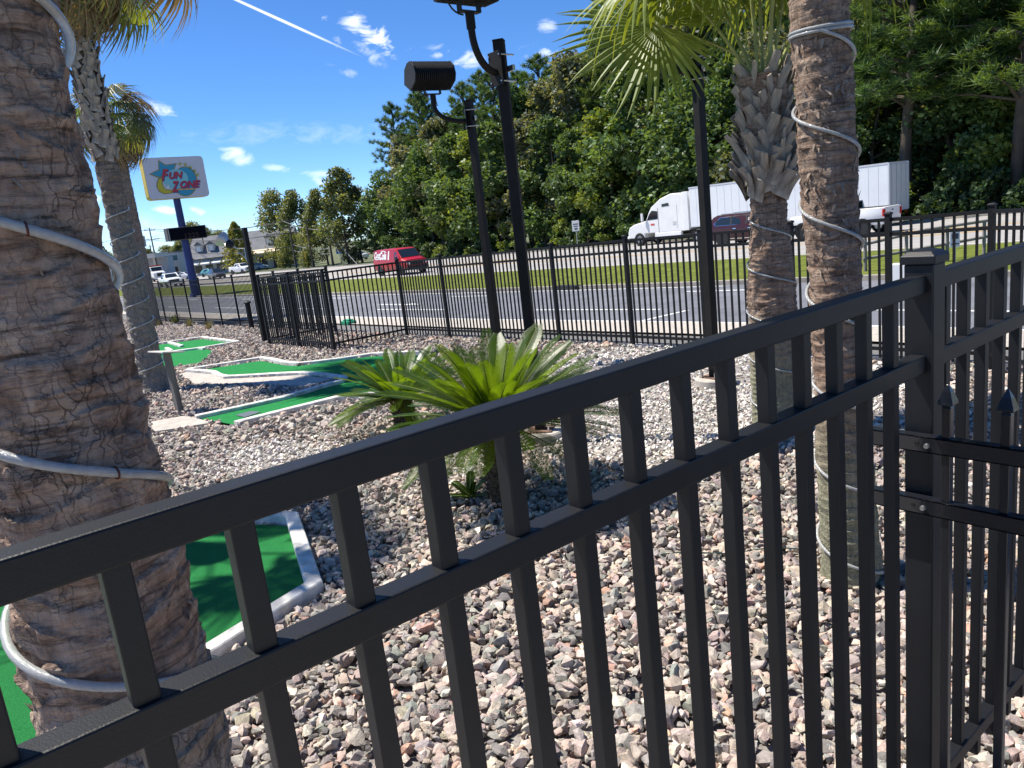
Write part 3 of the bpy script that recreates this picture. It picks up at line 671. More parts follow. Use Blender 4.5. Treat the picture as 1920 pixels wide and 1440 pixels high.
# --- the thick palm by the railing
pb = depth(193, 1111, 2.45); pb.z = zg(pb.x, pb.y)
rfB = lambda z: .252+.03*math.exp(-max(z, 0)/.25)-.012*max(0, min(z, 4)-.5)+.012*math.sin(z*2.3)
th_ = thing('palm_tree', 'thick rough palm trunk right behind the railing, wrapped in a fat clear tube', 'palm tree', pb)
ob('trunk', trunk_mesh('trunk', 9.3, rfB, BARKB, 230, 520, .020, (9.5, .016), 1, dense=3.3), th_)
flakes(th_, 260, 3.2, rfB, 5, (.012, .035), z0=.05)
cr = [fan_mesh(40+k, .95, 40, R(150), .5, m=FRG) for k in range(3)]
crown(th_, 9.35, 18, None, cr, 3, -35, 70, .16, pl=(.7, 1.0))
def ang_px(base, z, px, py): # angle around a trunk that faces a pixel
    p = depth(px, py, (Vector((base.x, base.y, 0))-Vector((0,0,0))).length); return math.atan2(p.y-base.y, p.x-base.x)
toC = math.atan2(-pb.y, -pb.x)
def zat(base, px, py): # height on a trunk axis seen at pixel row
    lo, hi = -1.0, 60.0
    for _ in range(50):
        mid = (lo+hi)/2; q = to_px(np.array([base.x]), np.array([base.y]), np.array([base.z+mid]))
        if q[2][0] > .05 and q[1][0] > py: lo = mid
        else: hi = mid
    return lo
zr = [zat(pb, 190, y) for y in (1215, 815, 430)]
pitch_ = (zr[2]-zr[0])/2; k0 = 2.0*math.pi
rope('fat clear rope light tube spiralling round the thick palm trunk', pb, rfB, zr[0]-pitch_*.9, zr[0]+pitch_*4.1, 5.0, toC+.9*2*math.pi, .0145, direction=-1, ties=[(zr[0]+k*pitch_-pitch_*d_/(2*math.pi), toC+d_) for k, d_ in ((2, .12), (1, .42))])
sh = gp(440, 1045); po_ = Vector((sh.x-3.3, sh.y-1.9, 0)); po_.z = zg(po_.x, po_.y); rfo = lambda z: .2
th_ = thing('palm_tree', 'palm standing past the thick trunk, throwing dappled frond shade on the big green', 'palm tree', po_)
ob('trunk', trunk_mesh('trunk', 6.3, rfo, BARKB, 40, 90, .012, (12, .012), 8), th_); crown(th_, 6.35, 8, None, cr, 31, -30, 70, .1, pl=(.6, 1.0))
# --- palms by the lamp post
p2 = gp(1597, 1086); rf2 = lambda z: .128+.028*math.exp(-max(z, 0)/.6)+.012*math.exp(-max(z, 0)/.1)+.005*math.sin(z*3.1)
LEAN = Vector((0,0,1)).rotation_difference(Vector((0,0,1))-Vector((right.x, right.y, 0)).normalized()*.034)
th_ = thing('palm_tree', 'tall bare palm trunk wound with clear tubing, between the boot-covered palm and the square post', 'palm tree', p2)
th_.rotation_euler = LEAN.to_euler(); ob('trunk', trunk_mesh('trunk', 6.6, rf2, BARKR, 130, 420, .011, (17, .011), 2, dense=3.4), th_); flakes(th_, 650, 4.4, rf2, 6, (.012, .045), z0=1.2)
crown(th_, 6.65, 16, None, cr, 5, -25, 75, .1, pl=(.7, 1.0))
ro_ = rope('clear rope light spiralling up the tall bare palm trunk beside the boot-covered palm', p2, rf2, .03, zat(p2, 1560, 60), 6.3, math.atan2(-p2.y, -p2.x)+1.9, .0085, cap=[zat(p2, 1545, 52), zat(p2, 1545, 59)], direction=-1); ro_.rotation_euler = LEAN.to_euler()
p1 = gp(1457, 800); rf1 = lambda z: .205+.01*math.sin(z*2.1)+.02*math.exp(-max(z, 0)/.15)-(.05*max(0, (z-1.35))/.8 if z < 2.2 else .05)+(0 if z < 2.2 else .05*min(1, (z-2.2)/.25))
th_ = thing('palm_tree', 'short palm with a shaggy head of criss-cross boots and green fan fronds', 'palm tree', p1)
tk = ob('trunk', trunk_mesh('trunk', 3.2, rf1, BARKR, 120, 380, .016, (20, .014), 3), th_); flakes(th_, 380, 2.1, rf1, 7, (.012, .04), z0=.9)
bm_ = [boot_mesh(.25, .14, .075, .026, BOOTM), boot_mesh(.21, .145, .085, .026, BOOTM), boot_mesh(.29, .13, .06, .028, BOOTM)]
rfb = lambda z: .150+.035*math.sin(math.pi*min(1, max(0, (z-2.05)/1.1))**.7)
boots(tk, 2.14, 3.10, rfb, 128, bm_, lambda t: .70-.50*t, 4, .52)
rope('clear rope light looping up the boot-covered palm to a coil under its head', p1, rf1, .05, zat(p1, 1440, 352), 5.2, math.atan2(-p1.y, -p1.x)+2.2, .0085, cap=[zat(p1, 1440, 352)+k*.018 for k in range(-1, 3)], direction=-1)
dP = (p1-EYE).dot(fwd)-.05
cr1 = [fan_mesh(60+k, .95, 46, R(168), .55, m=FRG) for k in range(3)]
toCam = (EYE-p1); toCam.z = 0; toCam.normalize(); lft = Vector((-toCam.y, toCam.x, 0)); lft = lft if lft.dot(right) < 0 else -lft
hub = depth(1230, 48, dP-.15)-p1; st = depth(1402, 112, dP-.1)-p1
add_frond(th_, fan_mesh(71, 1.02, 50, R(172), .18, m=FRG, name='frond'), st, hub, .03, lft*1+Vector((0,0,.25))+toCam*.15, toCam*1+Vector((0,0,.55)), .010)
crown(th_, 3.25, 9, None, cr1, 9, 52, 86, .07, pl=(.95, 1.25))
# --- palms at the left
pl = gp(292, 733); hl = 7.6; rfl = lambda z: .215+.13*math.exp(-max(z, 0)/.22)-.008*z-(.02 if z > 4.1 else 0)
th_ = thing('palm_tree', 'slender grey palm with a boot-clad upper trunk, beside the leaning wooden signpost', 'palm tree', pl)
tk = ob('trunk', trunk_mesh('trunk', hl, rfl, BARKG, 80, 460, .02, (8, .016), 4), th_)
bm2 = [boot_mesh(.26, .17, .09, .035, BOOTM), boot_mesh(.21, .16, .10, .035, BOOTM)]
boots(tk, 4.15, hl-.1, lambda z: .195, 190, bm2, lambda t: .30, 6, .38); flakes(th_, 260, 4.1, rfl, 8, (.02, .06), z0=.6)
frm = [fan_mesh(80, .9, 36, R(120), 1.0, m=FRO), fan_mesh(81, .9, 36, R(120), 1.2, m=FRB), fan_mesh(82, .95, 36, R(130), .8, m=FRG)]
crown(th_, hl+.05, 22, None, frm, 12, -62, 65, .15, pl=(.7, 1.0))
dL = (pl-EYE).dot(fwd); tl_ = (EYE-pl); tl_.z = 0; tl_.normalize(); rt_ = -Vector((-tl_.y, tl_.x, 0)); rt_ = rt_ if rt_.dot(right) > 0 else -rt_
for hx, hy, mm, xd in ((222, 6, 0, (.35, -.9)), (205, -18, 1, (.1, -1)), (250, -10, 2, (.5, -.8)), (330, -42, 1, (.5, -.85)), (178, -25, 1, (-.1, -1))):
    add_frond(th_, frm[mm], (0, 0, hl-.2), depth(hx, hy, dL)-pl, .12, rt_*xd[0]+Vector((0,0,xd[1])), tl_*.8+rt_*.5+Vector((0,0,.2)))
rope('thin clear rope light winding evenly up the slender grey palm', pl, rfl, .15, 3.4, 8.2, math.atan2(-pl.y, -pl.x)+1.2, .013, direction=1)
p3 = gp(292, 612); h3 = 8.1; rf3 = lambda z: .23+.05*math.exp(-max(z, 0)/.3)
th_ = thing('palm_tree', 'farther palm with a drooping ragged crown, half hidden behind the slender grey palm', 'palm tree', p3)
ob('trunk', trunk_mesh('trunk', h3, rf3, BARKG, 40, 200, .02, (7, .02), 5), th_); flakes(th_, 420, h3-.3, rf3, 9, (.04, .12), z0=1)
frm3 = [fan_mesh(90, 1.1, 30, R(120), 1.1, m=FRO), fan_mesh(91, 1.1, 30, R(110), 1.3, m=FRB), fan_mesh(92, 1.1, 30, R(130), .8, m=FRG)]
crown(th_, h3+.1, 30, None, frm3, 15, -60, 70, .2, pl=(.8, 1.2))
# ------------------------------------------------------------------ sago palms
CYC = mat('sago_leaf', (.042,.092,.006), .34, spec=.4, col2=(.075,.135,.009), var=.2, vscale=2.5, transl=.55)
RACH = mat('sago_rachis', (.16,.19,.03), .5)
CTRK = mat('sago_trunk', (.03,.022,.015), .95, var=.6, vscale=30, col2=(.09,.06,.035), bump=1, bscale=60)
def sago_frond(seed, L, nl=70, w=.0064, ll=.105, curve=.55):
    rg = random.Random(seed); V, F = [], []
    def pos(s): # arching in the x-z plane
        a = -curve*s; return Vector((L*(s-.18*curve*s*s), 0, -curve*.42*L*s*s))
    for i in range(nl):
        s = .10+.90*i/(nl-1); p = pos(s); t = (pos(min(1, s+.02))-pos(s-.02)).normalized(); nrm = Vector((-t.z, 0, t.x))
        l = ll*min(1, (s-.02)*6)*(1-max(0, s-.82)/.18*.60)*rg.uniform(.94, 1.04)
        for sd in (-1, 1):
            d = (Vector((0, sd, 0))*.86+t*.48+nrm*.20).normalized(); o = len(V); droop = -nrm*l*.10
            for q, ww, dd in ((0, w*.55, 0), (.45, w, .3), (.85, w*.72, .75)):
                c = p+d*l*q+droop*dd*dd; V += [tuple(c-t*ww/2*1.5), tuple(c+t*ww/2*1.5)]
            V.append(tuple(p+d*l+droop+t*.004))
            F += [(o, o+1, o+3, o+2), (o+2, o+3, o+5, o+4), (o+4, o+5, o+6, o+6)]
    me = bpy.data.meshes.new('frond'); me.from_pydata(V, [], [f if f[2] != f[3] else f[:3] for f in F]); me.materials.append(CYC)
    return me, [pos(s) for s in np.linspace(0, .97, 9)]
def sago(label, base, h, n, L, seed, r=.13, emin=-12, emax=80, trunk=True, group=None, ll=.115):
    th_ = thing('sago_palm', label, 'sago palm', base); rg = random.Random(seed)
    if trunk:
        b = MB(); nb = int(260*h/.6)
        b.tube([(0,0,-.05), (0,0,h*.25), (0,0,h*.8), (0,0,h+.04)], [r*1.1, r, r*.95, r*.5], 14)
        b.build('trunk', CTRK, th_, smooth=60)
        st = MB()
        for i in range(nb):
            a = i*2.39996; z = h*(i/nb)*1.05; o = Vector((math.cos(a), math.sin(a), 0)); t = Vector((-o.y, o.x, 0)); w = .011; p = o*r*.95+Vector((0,0,z)); q = p+o*rg.uniform(.02, .045)+Vector((0,0,rg.uniform(.015, .05)))
            st.add([p-t*w, p+t*w, q+t*w*.6, q-t*w*.6, p+Vector((0,0,.02))], [(0,1,2,3), (0,3,4), (3,2,4), (2,1,4)])
        tag(st.build('leaf_stubs', mat('sago_stub', (.075,.052,.035), .9, var=.5, vscale=30, col2=(.13,.10,.07)), th_), kind='stuff')
    ms = [sago_frond(seed*10+k, L*(.92+.06*k), curve=c, ll=ll) for k, c in enumerate((.28, .42, .6))]
    rm = [MB().tube(pp, [.008*(1.2-.9*t) for t in np.linspace(0, 1, 9)], 5).mesh('rachis', RACH, smooth=60) for _, pp in ms]
    for i in range(n):
        t = i/(n-1); a = i*2.39996+rg.uniform(-.2, .2); el = R(emax+(emin-emax)*t**.85+rg.uniform(-6, 6)); k = 0 if t < .35 else rg.choice((1, 1, 2)) if t > .7 else rg.choice((0, 1))
        o = ob('frond', ms[k][0], th_, (math.cos(a)*r*.35, math.sin(a)*r*.35, h)); o.rotation_euler = (rg.uniform(-.25, .25), -el, a); s = rg.uniform(.9, 1.08)*(1 if t > .12 else .85); o.scale = (s, s, s)
        ob('rachis', rm[k], o)
    return th_
cb = gp(948, 938)
sago('wide sago palm with a dense rosette of arching feathery fronds on a shaggy trunk', cb, .66, 80, 1.0, 3, .135, -4, 74)
c2 = gp(762, 812)
sago('smaller low sago palm leaning towards the winding putting hole', c2, .40, 50, .84, 5, .12, 2, 62, ll=.10)
c3 = gp(884, 938)
sago('tiny sago pup sprouting at the foot of the shaggy trunk', c3, .03, 9, .24, 7, .03, 20, 75, trunk=False, ll=.045)
# dead leaf litter around the trunk foot
# ------------------------------------------------------------------ lamp posts
LAMPM = mat('lamp_housing', (.020,.020,.022), .6, spec=.35, var=.2, vscale=10); GLASS = mat('lamp_glass', (.5,.52,.55), .08, spec=.8)
def lamp_post(label, base, H, side, lampdir, w=.1, footing=True, arm=True, rz=0.0, plate_px=None, pitch=0, lampscale=1.0, arm_l=(.42, .36)):
    th_ = thing('lamp_post', label, 'lamp post', base, rz)
    rzm = Matrix.Rotation(-rz, 3, 'Z'); side = (rzm @ Vector(side)).normalized(); ld = (rzm @ Vector(lampdir)).normalized()
    z0 = 0
    if footing:
        z0 = .10; MB().tube([(0,0,-.2), (0,0,.09), (0,0,.105)], [.24, .24, .225], 28).build('footing', CONC, th_, smooth=40)
        MB().box((0,0,z0+.012), (.26, .26, .012)).build('base_plate', mat('rusty_plate', (.16,.09,.06), .9, var=.5, vscale=25), th_, bevel=.002)
        for sx in (-1, 1):
            for sy in (-1, 1): MB().cyl((sx*.10, sy*.10, z0+.045), .009, .07, 8).build('anchor_bolt', STEEL, th_)
    MB().box((0,0,(H+z0)/2), (w, w, H-z0)).build('pole', POLEM, th_, bevel=.006)
    MB().box((0,0,H+.008), (w*1.04, w*1.04, .016)).build('pole_cap', POLEM, th_, bevel=.004)
    if not arm: return th_
    zc = H-.24; sd_ = Vector((side.x, side.y, 0)).normalized(); ax = Vector((-sd_.y, sd_.x, 0))
    rm = Matrix(((sd_.x, ax.x, 0), (sd_.y, ax.y, 0), (0, 0, 1)))
    MB().box(sd_*(w*.5+.02)+Vector((0,0,zc)), (.012, w*1.75, .30), rm).build('mount_plate', POLEM, th_, bevel=.002)
    MB().box(-sd_*(w*.5+.02)+Vector((0,0,zc)), (.03, w*1.9, .05), rm).build('back_clamp', STEEL, th_, bevel=.002)
    for dz in (-.115, .115):
        for s in (-1, 1): MB().tube([sd_*(w*.5+.035)+ax*s*w*.72+Vector((0,0,zc+dz)), -sd_*(w*.5+.05)+ax*s*w*.72+Vector((0,0,zc+dz))], .008, 8).build('clamp_bolt', STEEL, th_, smooth=50)
    pts = []; a0 = sd_*(w*.5+.02)+Vector((0,0,zc-.03)); rx, rz_ = arm_l
    for t in np.linspace(0, 1, 12):
        an = t*math.pi/2; pts.append(a0+sd_*rx*math.sin(an)+Vector((0,0,rz_*(1-math.cos(an)))))
    pts.append(pts[-1]+Vector((0,0,.12)))
    MB().tube(pts, .033, 12).build('arm', POLEM, th_, smooth=60)
    top = pts[-1]; MB().tube([top-Vector((0,0,.10)), top+Vector((0,0,.03))], .043, 12).build('collar', POLEM, th_, smooth=50)
    # yoke
    la = ld; lx = Vector((-la.y, la.x, 0)).normalized(); S = lampscale
    fr_ = Matrix((( la.x, lx.x, 0), (la.y, lx.y, 0), (0, 0, 1)))
    y0 = top+Vector((0,0,.04)); b = MB(); yw = .11*S
    b.box(y0, (yw*2, .07, .014), fr_)
    for s in (-1, 1): b.box(y0+la*s*yw+Vector((0,0,.07)), (.014, .06, .15), fr_)
    b.build('yoke', LAMPM, th_, bevel=.003)
    # housing: extruded finned profile along la
    c = y0+Vector((0,0,.24*S)); Lh = .58*S; tilt = Matrix.Rotation(pitch, 3, la)
    prof = [(-.23,.02),(-.10,.15),(.02,.16),(.12,.12),(.17,.02),(.15,-.09),(.08,-.15),(-.12,-.15)]
    def P(u, v, t): return c+tilt @ (lx*u*S+Vector((0,0,v*S)))+la*t
    def ext(b, sc2, t0, t1, pr=prof):
        n = len(pr); vs = [P(u*sc2, v*sc2, t) for t in (t0, t1) for u, v in pr]
        b.add(vs, [tuple(range(n-1, -1, -1)), tuple(range(n, 2*n))]+[(i, (i+1) % n, n+(i+1) % n, n+i) for i in range(n)])
    h = MB(); ext(h, .80, -Lh/2+.012, Lh/2-.012); ho = h.build('housing', LAMPM, th_)
    for e in (-1, 1):
        q = MB(); ext(q, 1.0, e*(Lh/2-.014), e*Lh/2); q.build('end_cap', LAMPM, ho, bevel=.004)
    fp = [p for p in prof]
    for k in range(19):
        t = -Lh/2+.03+(Lh-.06)*k/18; q = MB(); ext(q, .985, t-.0035, t+.0035); q.build('fin', LAMPM, ho)
    g = MB(); g.add([P(-.232, .005, t) for t in (-Lh*.46, Lh*.46)]+[P(-.122, -.152, t) for t in (Lh*.46, -Lh*.46)], [(0,1,2,3)]); g.build('glass', GLASS, ho)
    # cable loop
    k0 = y0+la*.05; q0 = k0+Vector((0,0,-.02)); pts = [q0+la*(.16*math.sin(t))+Vector((0,0,.13-.13*math.cos(t))) - lx*.03 for t in np.linspace(0, math.pi, 12)]
    MB().tube(pts, .008, 6).build('cable', LAMPM, th_, smooth=60)
    return th_
imgL = -right; imgL = Vector((imgL.x, imgL.y, 0)).normalized(); toV = Vector((-fwd.x, -fwd.y, 0)).normalized()
pA = gp(938, 692); pB = gp(1016, 824); pC = gp(1341, 722); pD = gp(497, 641)
def polH(base, py):
    return zat(base, 0, py)
lamp_post('black square lamp post with a finned floodlight seen side-on, standing behind the sago palms', pA, polH(pA, 190), imgL+toV*.1, imgL*.86+toV*.5, rz=R(20), footing=True, lampscale=1.12, arm_l=(.44, .26), pitch=R(25))
lamp_post('tallest black square lamp post on a round concrete footing right behind the wide sago palm', pB, polH(pB, 78), imgL*.75+toV*.66, imgL*.75+toV*.65, rz=R(38), lampscale=1.0, arm_l=(.24, .34))
lamp_post('black square lamp post by the boot-covered palm, its floodlight arm behind a fan frond', pC, polH(pC, 86), imgL-toV*.3, imgL*.5-toV*.8, rz=R(-8), arm_l=(.26, .34))
lpD = lamp_post('black square post with a small side floodlight at the corner of the fence notch', pD, polH(pD, 428), imgL, imgL, w=.115, arm=False, footing=False, rz=R(10))
dD = (pD-EYE).dot(fwd); rD = Matrix.Rotation(-R(10), 3, 'Z'); LD = lambda px, py, d=0: rD @ (depth(px, py, dD+d)-pD)
MB().tube([LD(466, 492), LD(462, 486), LD(459, 466), LD(444, 466), LD(436, 461)], .018, 8).build('side_arm', STEEL, lpD, smooth=50)
MB().tube([LD(462, 484), LD(446, 472)], .014, 8).build('arm_brace', STEEL, lpD, smooth=50)
hd = MB().tube([LD(437, 462), LD(433, 459.5), LD(428, 456.5), LD(426, 455.5)], [.06, .11, .12, .10], 16).build('floodlight', LAMPM, lpD, smooth=40)
MB().tube([LD(426, 455.5), LD(418, 450), LD(413, 447)], [.10, .20, .22], 18, cap=False).build('reflector', mat('flood_reflector', (.55,.52,.50), .3, metal=.4), hd, smooth=50)
# green junction stub next to post C
q = pC+imgL*.16; o = thing('junction_box', 'small dark green electrical box on a stub beside a lamp post footing', 'junction box', (q.x, q.y, zg(q.x, q.y)))
MB().box((0,0,.30), (.07,.05,.16)).build('box', mat('dk_green', (.03,.045,.035), .5), o, bevel=.004); MB().cyl((0,0,.11), .014, .24, 10).build('conduit', STEEL, o, smooth=40)
# leaning wooden hole sign posts
WOOD = mat('grey_wood', (.13,.12,.10), .85, var=.35, vscale=9, bump=.4, bscale=60, stretch=(1,1,.1), col2=(.17,.16,.14)); BOARD = mat('pale_board', (.62,.58,.52), .8, var=.15, vscale=10)
def signpost(label, base, h, lean):
    o = thing('hole_signpost', label, 'signpost', base, R(12)); d = Vector((lean, 0, 1)).normalized(); rm = Matrix.Rotation(math.atan(lean), 3, 'Y')
    MB().box(rm @ Vector((0,0,h/2-.05)), (.10, .085, h+.1), rm).build('post', WOOD, o, bevel=.004)
    MB().box(rm @ Vector((0,0,h))+Vector((0,0,.02)), (.46, .34, .022), Matrix.Rotation(R(-10), 3, 'X')).build('board', BOARD, o, bevel=.003)
ps = gp(338, 775); signpost('weathered wooden post with a flat pale board, beside the winding hole tee', ps, zat(ps, 0, 662), -.03)
ps = gp(250, 702); signpost('dark wooden post half hidden behind the thick palm trunk', ps, .78, -.02)
# thin green cable lying on the gravel
pts = [gp(1238+k*24, 1040-3*math.sin(k*.9)+k*-1.1, .05) for k in range(12)]
o = MB().tube([p-pts[0] for p in pts], .004, 5).build('garden_cable', mat('green_cable', (.01,.04,.035), .5)); o.location = pts[0]; tag(o, 'thin dark green cable lying across the gravel to the foot of a palm', 'cable')
# dry weeds by the far fence
def tuft(label, base, h, n, seed, m):
    rg = random.Random(seed); b = MB(); 
    for _ in range(n):
        a = rg.uniform(0, 6.28); r = rg.uniform(0, .22)*h*2; p = Vector((math.cos(a)*r*.5, math.sin(a)*r*.5, -.02)); t = p+Vector((math.cos(a)*r, math.sin(a)*r, h*rg.uniform(.5, 1))); w = .008+.01*rg.random(); n_ = Vector((-math.sin(a), math.cos(a), 0))*w
        b.add([p-n_, p+n_, t], [(0,1,2)])
    o = b.build('weed_tuft', m); o.location = base; tag(o, label, 'weed', 'weed tufts along the far fence')
WD = [mat('weed_green', (.11,.14,.05), .8, transl=.1), mat('weed_dry', (.25,.23,.12), .8, transl=.1)]
for i, (x, y, h, m, lb) in enumerate(((328, 607, .55, 0, 'green weed tuft at the foot of the long receding fence'), (356, 613, .42, 1, 'round yellowish dry weed tuft between two greener ones by the fence'), (392, 618, .4, 1, 'small pale dry weed tuft nearest the bare black post'), (300, 612, .4, 1, 'straw-coloured weed clump beside the farther palm'))):
    tuft(lb, gp(x, y), h, 120, 50+i, WD[m])
# ------------------------------------------------------------------ roadside sign on its blue pole
def text_mesh(s, shear=0.0, bold=.0):
    cu = bpy.data.curves.new('txt', 'FONT'); cu.body = s; cu.size = 1; cu.shear = shear; cu.offset = bold; cu.resolution_u = 3
    o = bpy.data.objects.new('txt', cu); COL.objects.link(o); dg = bpy.context.evaluated_depsgraph_get(); me = o.evaluated_get(dg).to_mesh()
    v = np.array([q.co[:2] for q in me.vertices]); f = [tuple(p.vertices) for p in me.polygons]
    o.evaluated_get(dg).to_mesh_clear(); bpy.data.objects.remove(o); bpy.data.curves.remove(cu)
    v -= v.min(0); v /= v.max(0); return v, f
def flat(name, pts, fs, m, parent):
    me = bpy.data.meshes.new(name); me.from_pydata([tuple(p) for p in pts], [], fs); me.materials.append(m); return ob(name, me, parent)
def roadside_sign():
    base = gp(368, 557); base.x = base.x; th_ = thing('pole_sign', 'tall roadside sign on a blue pole, white logo panel above a black board', 'sign', base)
    BLUE = mat('sign_blue_pole', (.020,.035,.16), .5, var=.2, vscale=2)
    H = zat(base, 0, 372)
    MB().tube([(0,0,-.2), (0,0,H*.5), (0,0,H+.3)], [.36, .31, .27], 14).build('pole', BLUE, th_, smooth=50)
    MB().box((0,0,.15), (.8,.8,.36)).build('pole_base', BLUE, th_, bevel=.03)
    XF = base.x+.45
    def F(px, py, k=0): # point on the face plane, in local coordinates
        return onX(px, py, XF+.006*k)-base
    Zp = lambda zx, zy: (230+zx/7.2, 280+zy/7.2)
    c = [F(*Zp(*p)) for p in ((265,105),(1085,100),(1168,632),(345,688))]
    y0, y1 = (c[0].y+c[3].y)/2, (c[1].y+c[2].y)/2; z1, z0 = (c[0].z+c[1].z)/2, (c[2].z+c[3].z)/2
    def rrect(y0, y1, z0, z1, r):
        out = []
        for cy, cz, a in ((y1-r, z1-r, 0), (y0+r, z1-r, 90), (y0+r, z0+r, 180), (y1-r, z0+r, 270)):
            out += [(cy+r*math.cos(R(a+t)), cz+r*math.sin(R(a+t))) for t in (0, 22, 45, 67, 90)]
        return out
    MB().prism(rrect(y0, y1, z0, z1, .28), 0, -.45, .44).build('cabinet', mat('sign_yellow', (.62,.45,.04), .5, var=.1, vscale=2), th_, smooth=40)
    pn = MB().prism(rrect(y0+.03, y1-.03, z0+.03, z1-.03, .27), 0, .441, .452).build('face_panel', mat('sign_white', (.60,.58,.66), .4), th_)
    L = lambda zx, zy, k: (lambda p: Vector((XF-base.x+.006*k, y0+(y1-y0)*((zx-(265+ (zy-105)/583*80))/820), z1-(z1-z0)*((zy-(105-(zx-265)/820*5)) / 560))))(None)
    def poly(name, pts, m, k): flat(name, [L(x, y, k) for x, y in pts], [tuple(range(len(pts)))], m, pn)
    def ell(cx, cy, rx, ry, n=36): return [(cx+rx*math.cos(t), cy+ry*math.sin(t)) for t in np.linspace(0, 2*math.pi, n, endpoint=False)]
    OLV = mat('sign_olive', (.25,.24,.07), .5); TEAL = mat('sign_teal', (.03,.30,.48), .5); LTEAL = mat('sign_light_teal', (.22,.55,.62), .5); YEL = mat('sign_logo_yellow', (.55,.45,.03), .5); ORG = mat('sign_orange', (.62,.33,.12), .5); RED = mat('sign_red', (.50,.03,.04), .5); NAVY = mat('sign_navy', (.03,.05,.24), .5); WHT = mat('sign_logo_white', (.7,.7,.72), .5)
    poly('logo_star', [(485,135),(580,202),(730,188),(690,270),(490,385),(355,320),(480,262)], OLV, 2); poly('logo_star', [(495,158),(575,214),(708,203),(680,262),(488,362),(385,318),(492,272)], TEAL, 3)
    poly('logo_disc', ell(828, 440, 168, 204), OLV, 3); poly('logo_disc', ell(826, 440, 156, 192), TEAL, 4); poly('logo_disc', ell(700, 400, 170, 130), LTEAL, 5)
    poly('logo_crescent', [(470,380),(445,440),(442,500),(470,560),(540,598),(640,590),(680,575),(640,545),(570,535),(535,500),(522,440),(530,385)], OLV, 6); poly('logo_crescent', [(480,392),(456,445),(454,500),(480,552),(545,585),(640,578),(640,552),(568,545),(526,505),(512,440),(518,392)], YEL, 7)
    poly('logo_swoosh', [(620,545),(760,530),(985,535),(930,558),(760,552),(640,580)], ORG, 7); poly('logo_peak', [(552,525),(596,462),(618,532)], WHT, 8)
    for sx, sy in ((770,200),(845,212),(910,252),(965,302),(1005,358)):
        poly('logo_small_star', [(sx+(36 if i % 2 == 0 else 15)*math.sin(i*math.pi/5), sy-(36 if i % 2 == 0 else 15)*math.cos(i*math.pi/5)) for i in range(10)], mat('sign_star', (.42,.40,.10), .5), 3)
    for s, x0, y0_, x1, y1_ in (('F', 512, 262, 605, 412), ('UN', 612, 300, 795, 395), ('Z', 640, 428, 738, 575), ('ONE', 752, 430, 1030, 528)):
        v, f = text_mesh(s, .22, .035)
        for dx, dy, m, k in ((9, 12, NAVY, 9), (0, 0, RED, 10)):
            flat('lettering', [L(x0+a*(x1-x0)+dx, y1_-b_*(y1_-y0_)+dy, k) for a, b_ in v], f, m, pn)
    # message board
    c = [onX(*p, XF+.1)-base for p in ((311.7,427.4),(385.4,422),(389,446),(316.7,451.7))]
    a0, a1 = (c[0].y+c[3].y)/2, (c[1].y+c[2].y)/2; b1, b0 = (c[0].z+c[1].z)/2, (c[2].z+c[3].z)/2
    MB().prism([(a0,b0),(a1,b0),(a1,b1),(a0,b1)], 0, -.35, .54).build('message_cabinet', mat('board_side', (.10,.09,.085), .6), th_, bevel=.02)
    mp = MB().prism([(a0+.06,b0+.06),(a1-.06,b0+.06),(a1-.06,b1-.06),(a0+.06,b1-.06)], 0, .541, .56).build('message_panel', mat('led_black', (.003,.004,.009), .8, spec=.1), th_)
    MB().box((.548, a0+.10, (b0+b1)/2), (.03, .06, b1-b0-.05)).build('trim', mat('board_trim', (.5,.47,.42), .5), th_)
    v, f = text_mesh('1225', 0, .01)
    flat('lettering', [Vector((.568, a0+(a1-a0)*(.43+.36*x), b0+(b1-b0)*(.12+.36*z))) for x, z in v], f, mat('led_dim_red', (.030,.007,.010), .6), mp)
roadside_sign()
# ------------------------------------------------------------------ vehicles
TYRE = mat('tyre', (.012,.012,.012), .8); RIM = mat('alloy', (.5,.5,.52), .3, metal=.8); WGL = mat('window_glass', (.015,.022,.026), .06, spec=.9); DARKT = mat('dark_trim', (.012,.012,.013), .5)
CHROME = mat('chrome', (.7,.7,.7), .15, metal=1); LENS = mat('lamp_lens', (.75,.75,.72), .12, spec=.8); RLENS = mat('red_lens', (.45,.012,.015), .2)
def paint(name, c, var=.05): return mat('paint_'+name, c, .32, spec=.4, coat=.22, var=var, vscale=1.5)
def wheel(parent, x, y, r, w, rim=RIM, frac=.62):
    s = 1 if y > 0 else -1
    g = MB(); vs = []; n = 22; prof = [(frac*r, -w/2), (r*.93, -w/2), (r, -w*.3), (r, w*.3), (r*.93, w/2), (frac*r, w/2)]
    for i in range(n):
        a = 2*math.pi*i/n
        vs += [(rr*math.cos(a), t, rr*math.sin(a)) for rr, t in prof]
    k = len(prof); g.add(vs, [(i*k+j, ((i+1) % n)*k+j, ((i+1) % n)*k+(j+1) % k, i*k+(j+1) % k) for i in range(n) for j in range(k)])
    wo = g.build('wheel', TYRE, parent, smooth=40); wo.location = (x, y, r)
    b = MB().tube([(0, -w*.28*s, 0), (0, w*.25*s, 0)], r*frac*1.01, 20)
    for q in range(6):
        a = q*math.pi/3; b.box((math.cos(a)*r*frac*.5, w*.30*s, math.sin(a)*r*frac*.5), (r*frac*.9, .03, r*.13), Matrix.Rotation(-a, 3, 'Y'))
    b.tube([(0, w*.2*s, 0), (0, w*.36*s, 0)], r*.16, 10)
    b.build('rim', rim, wo, smooth=40)
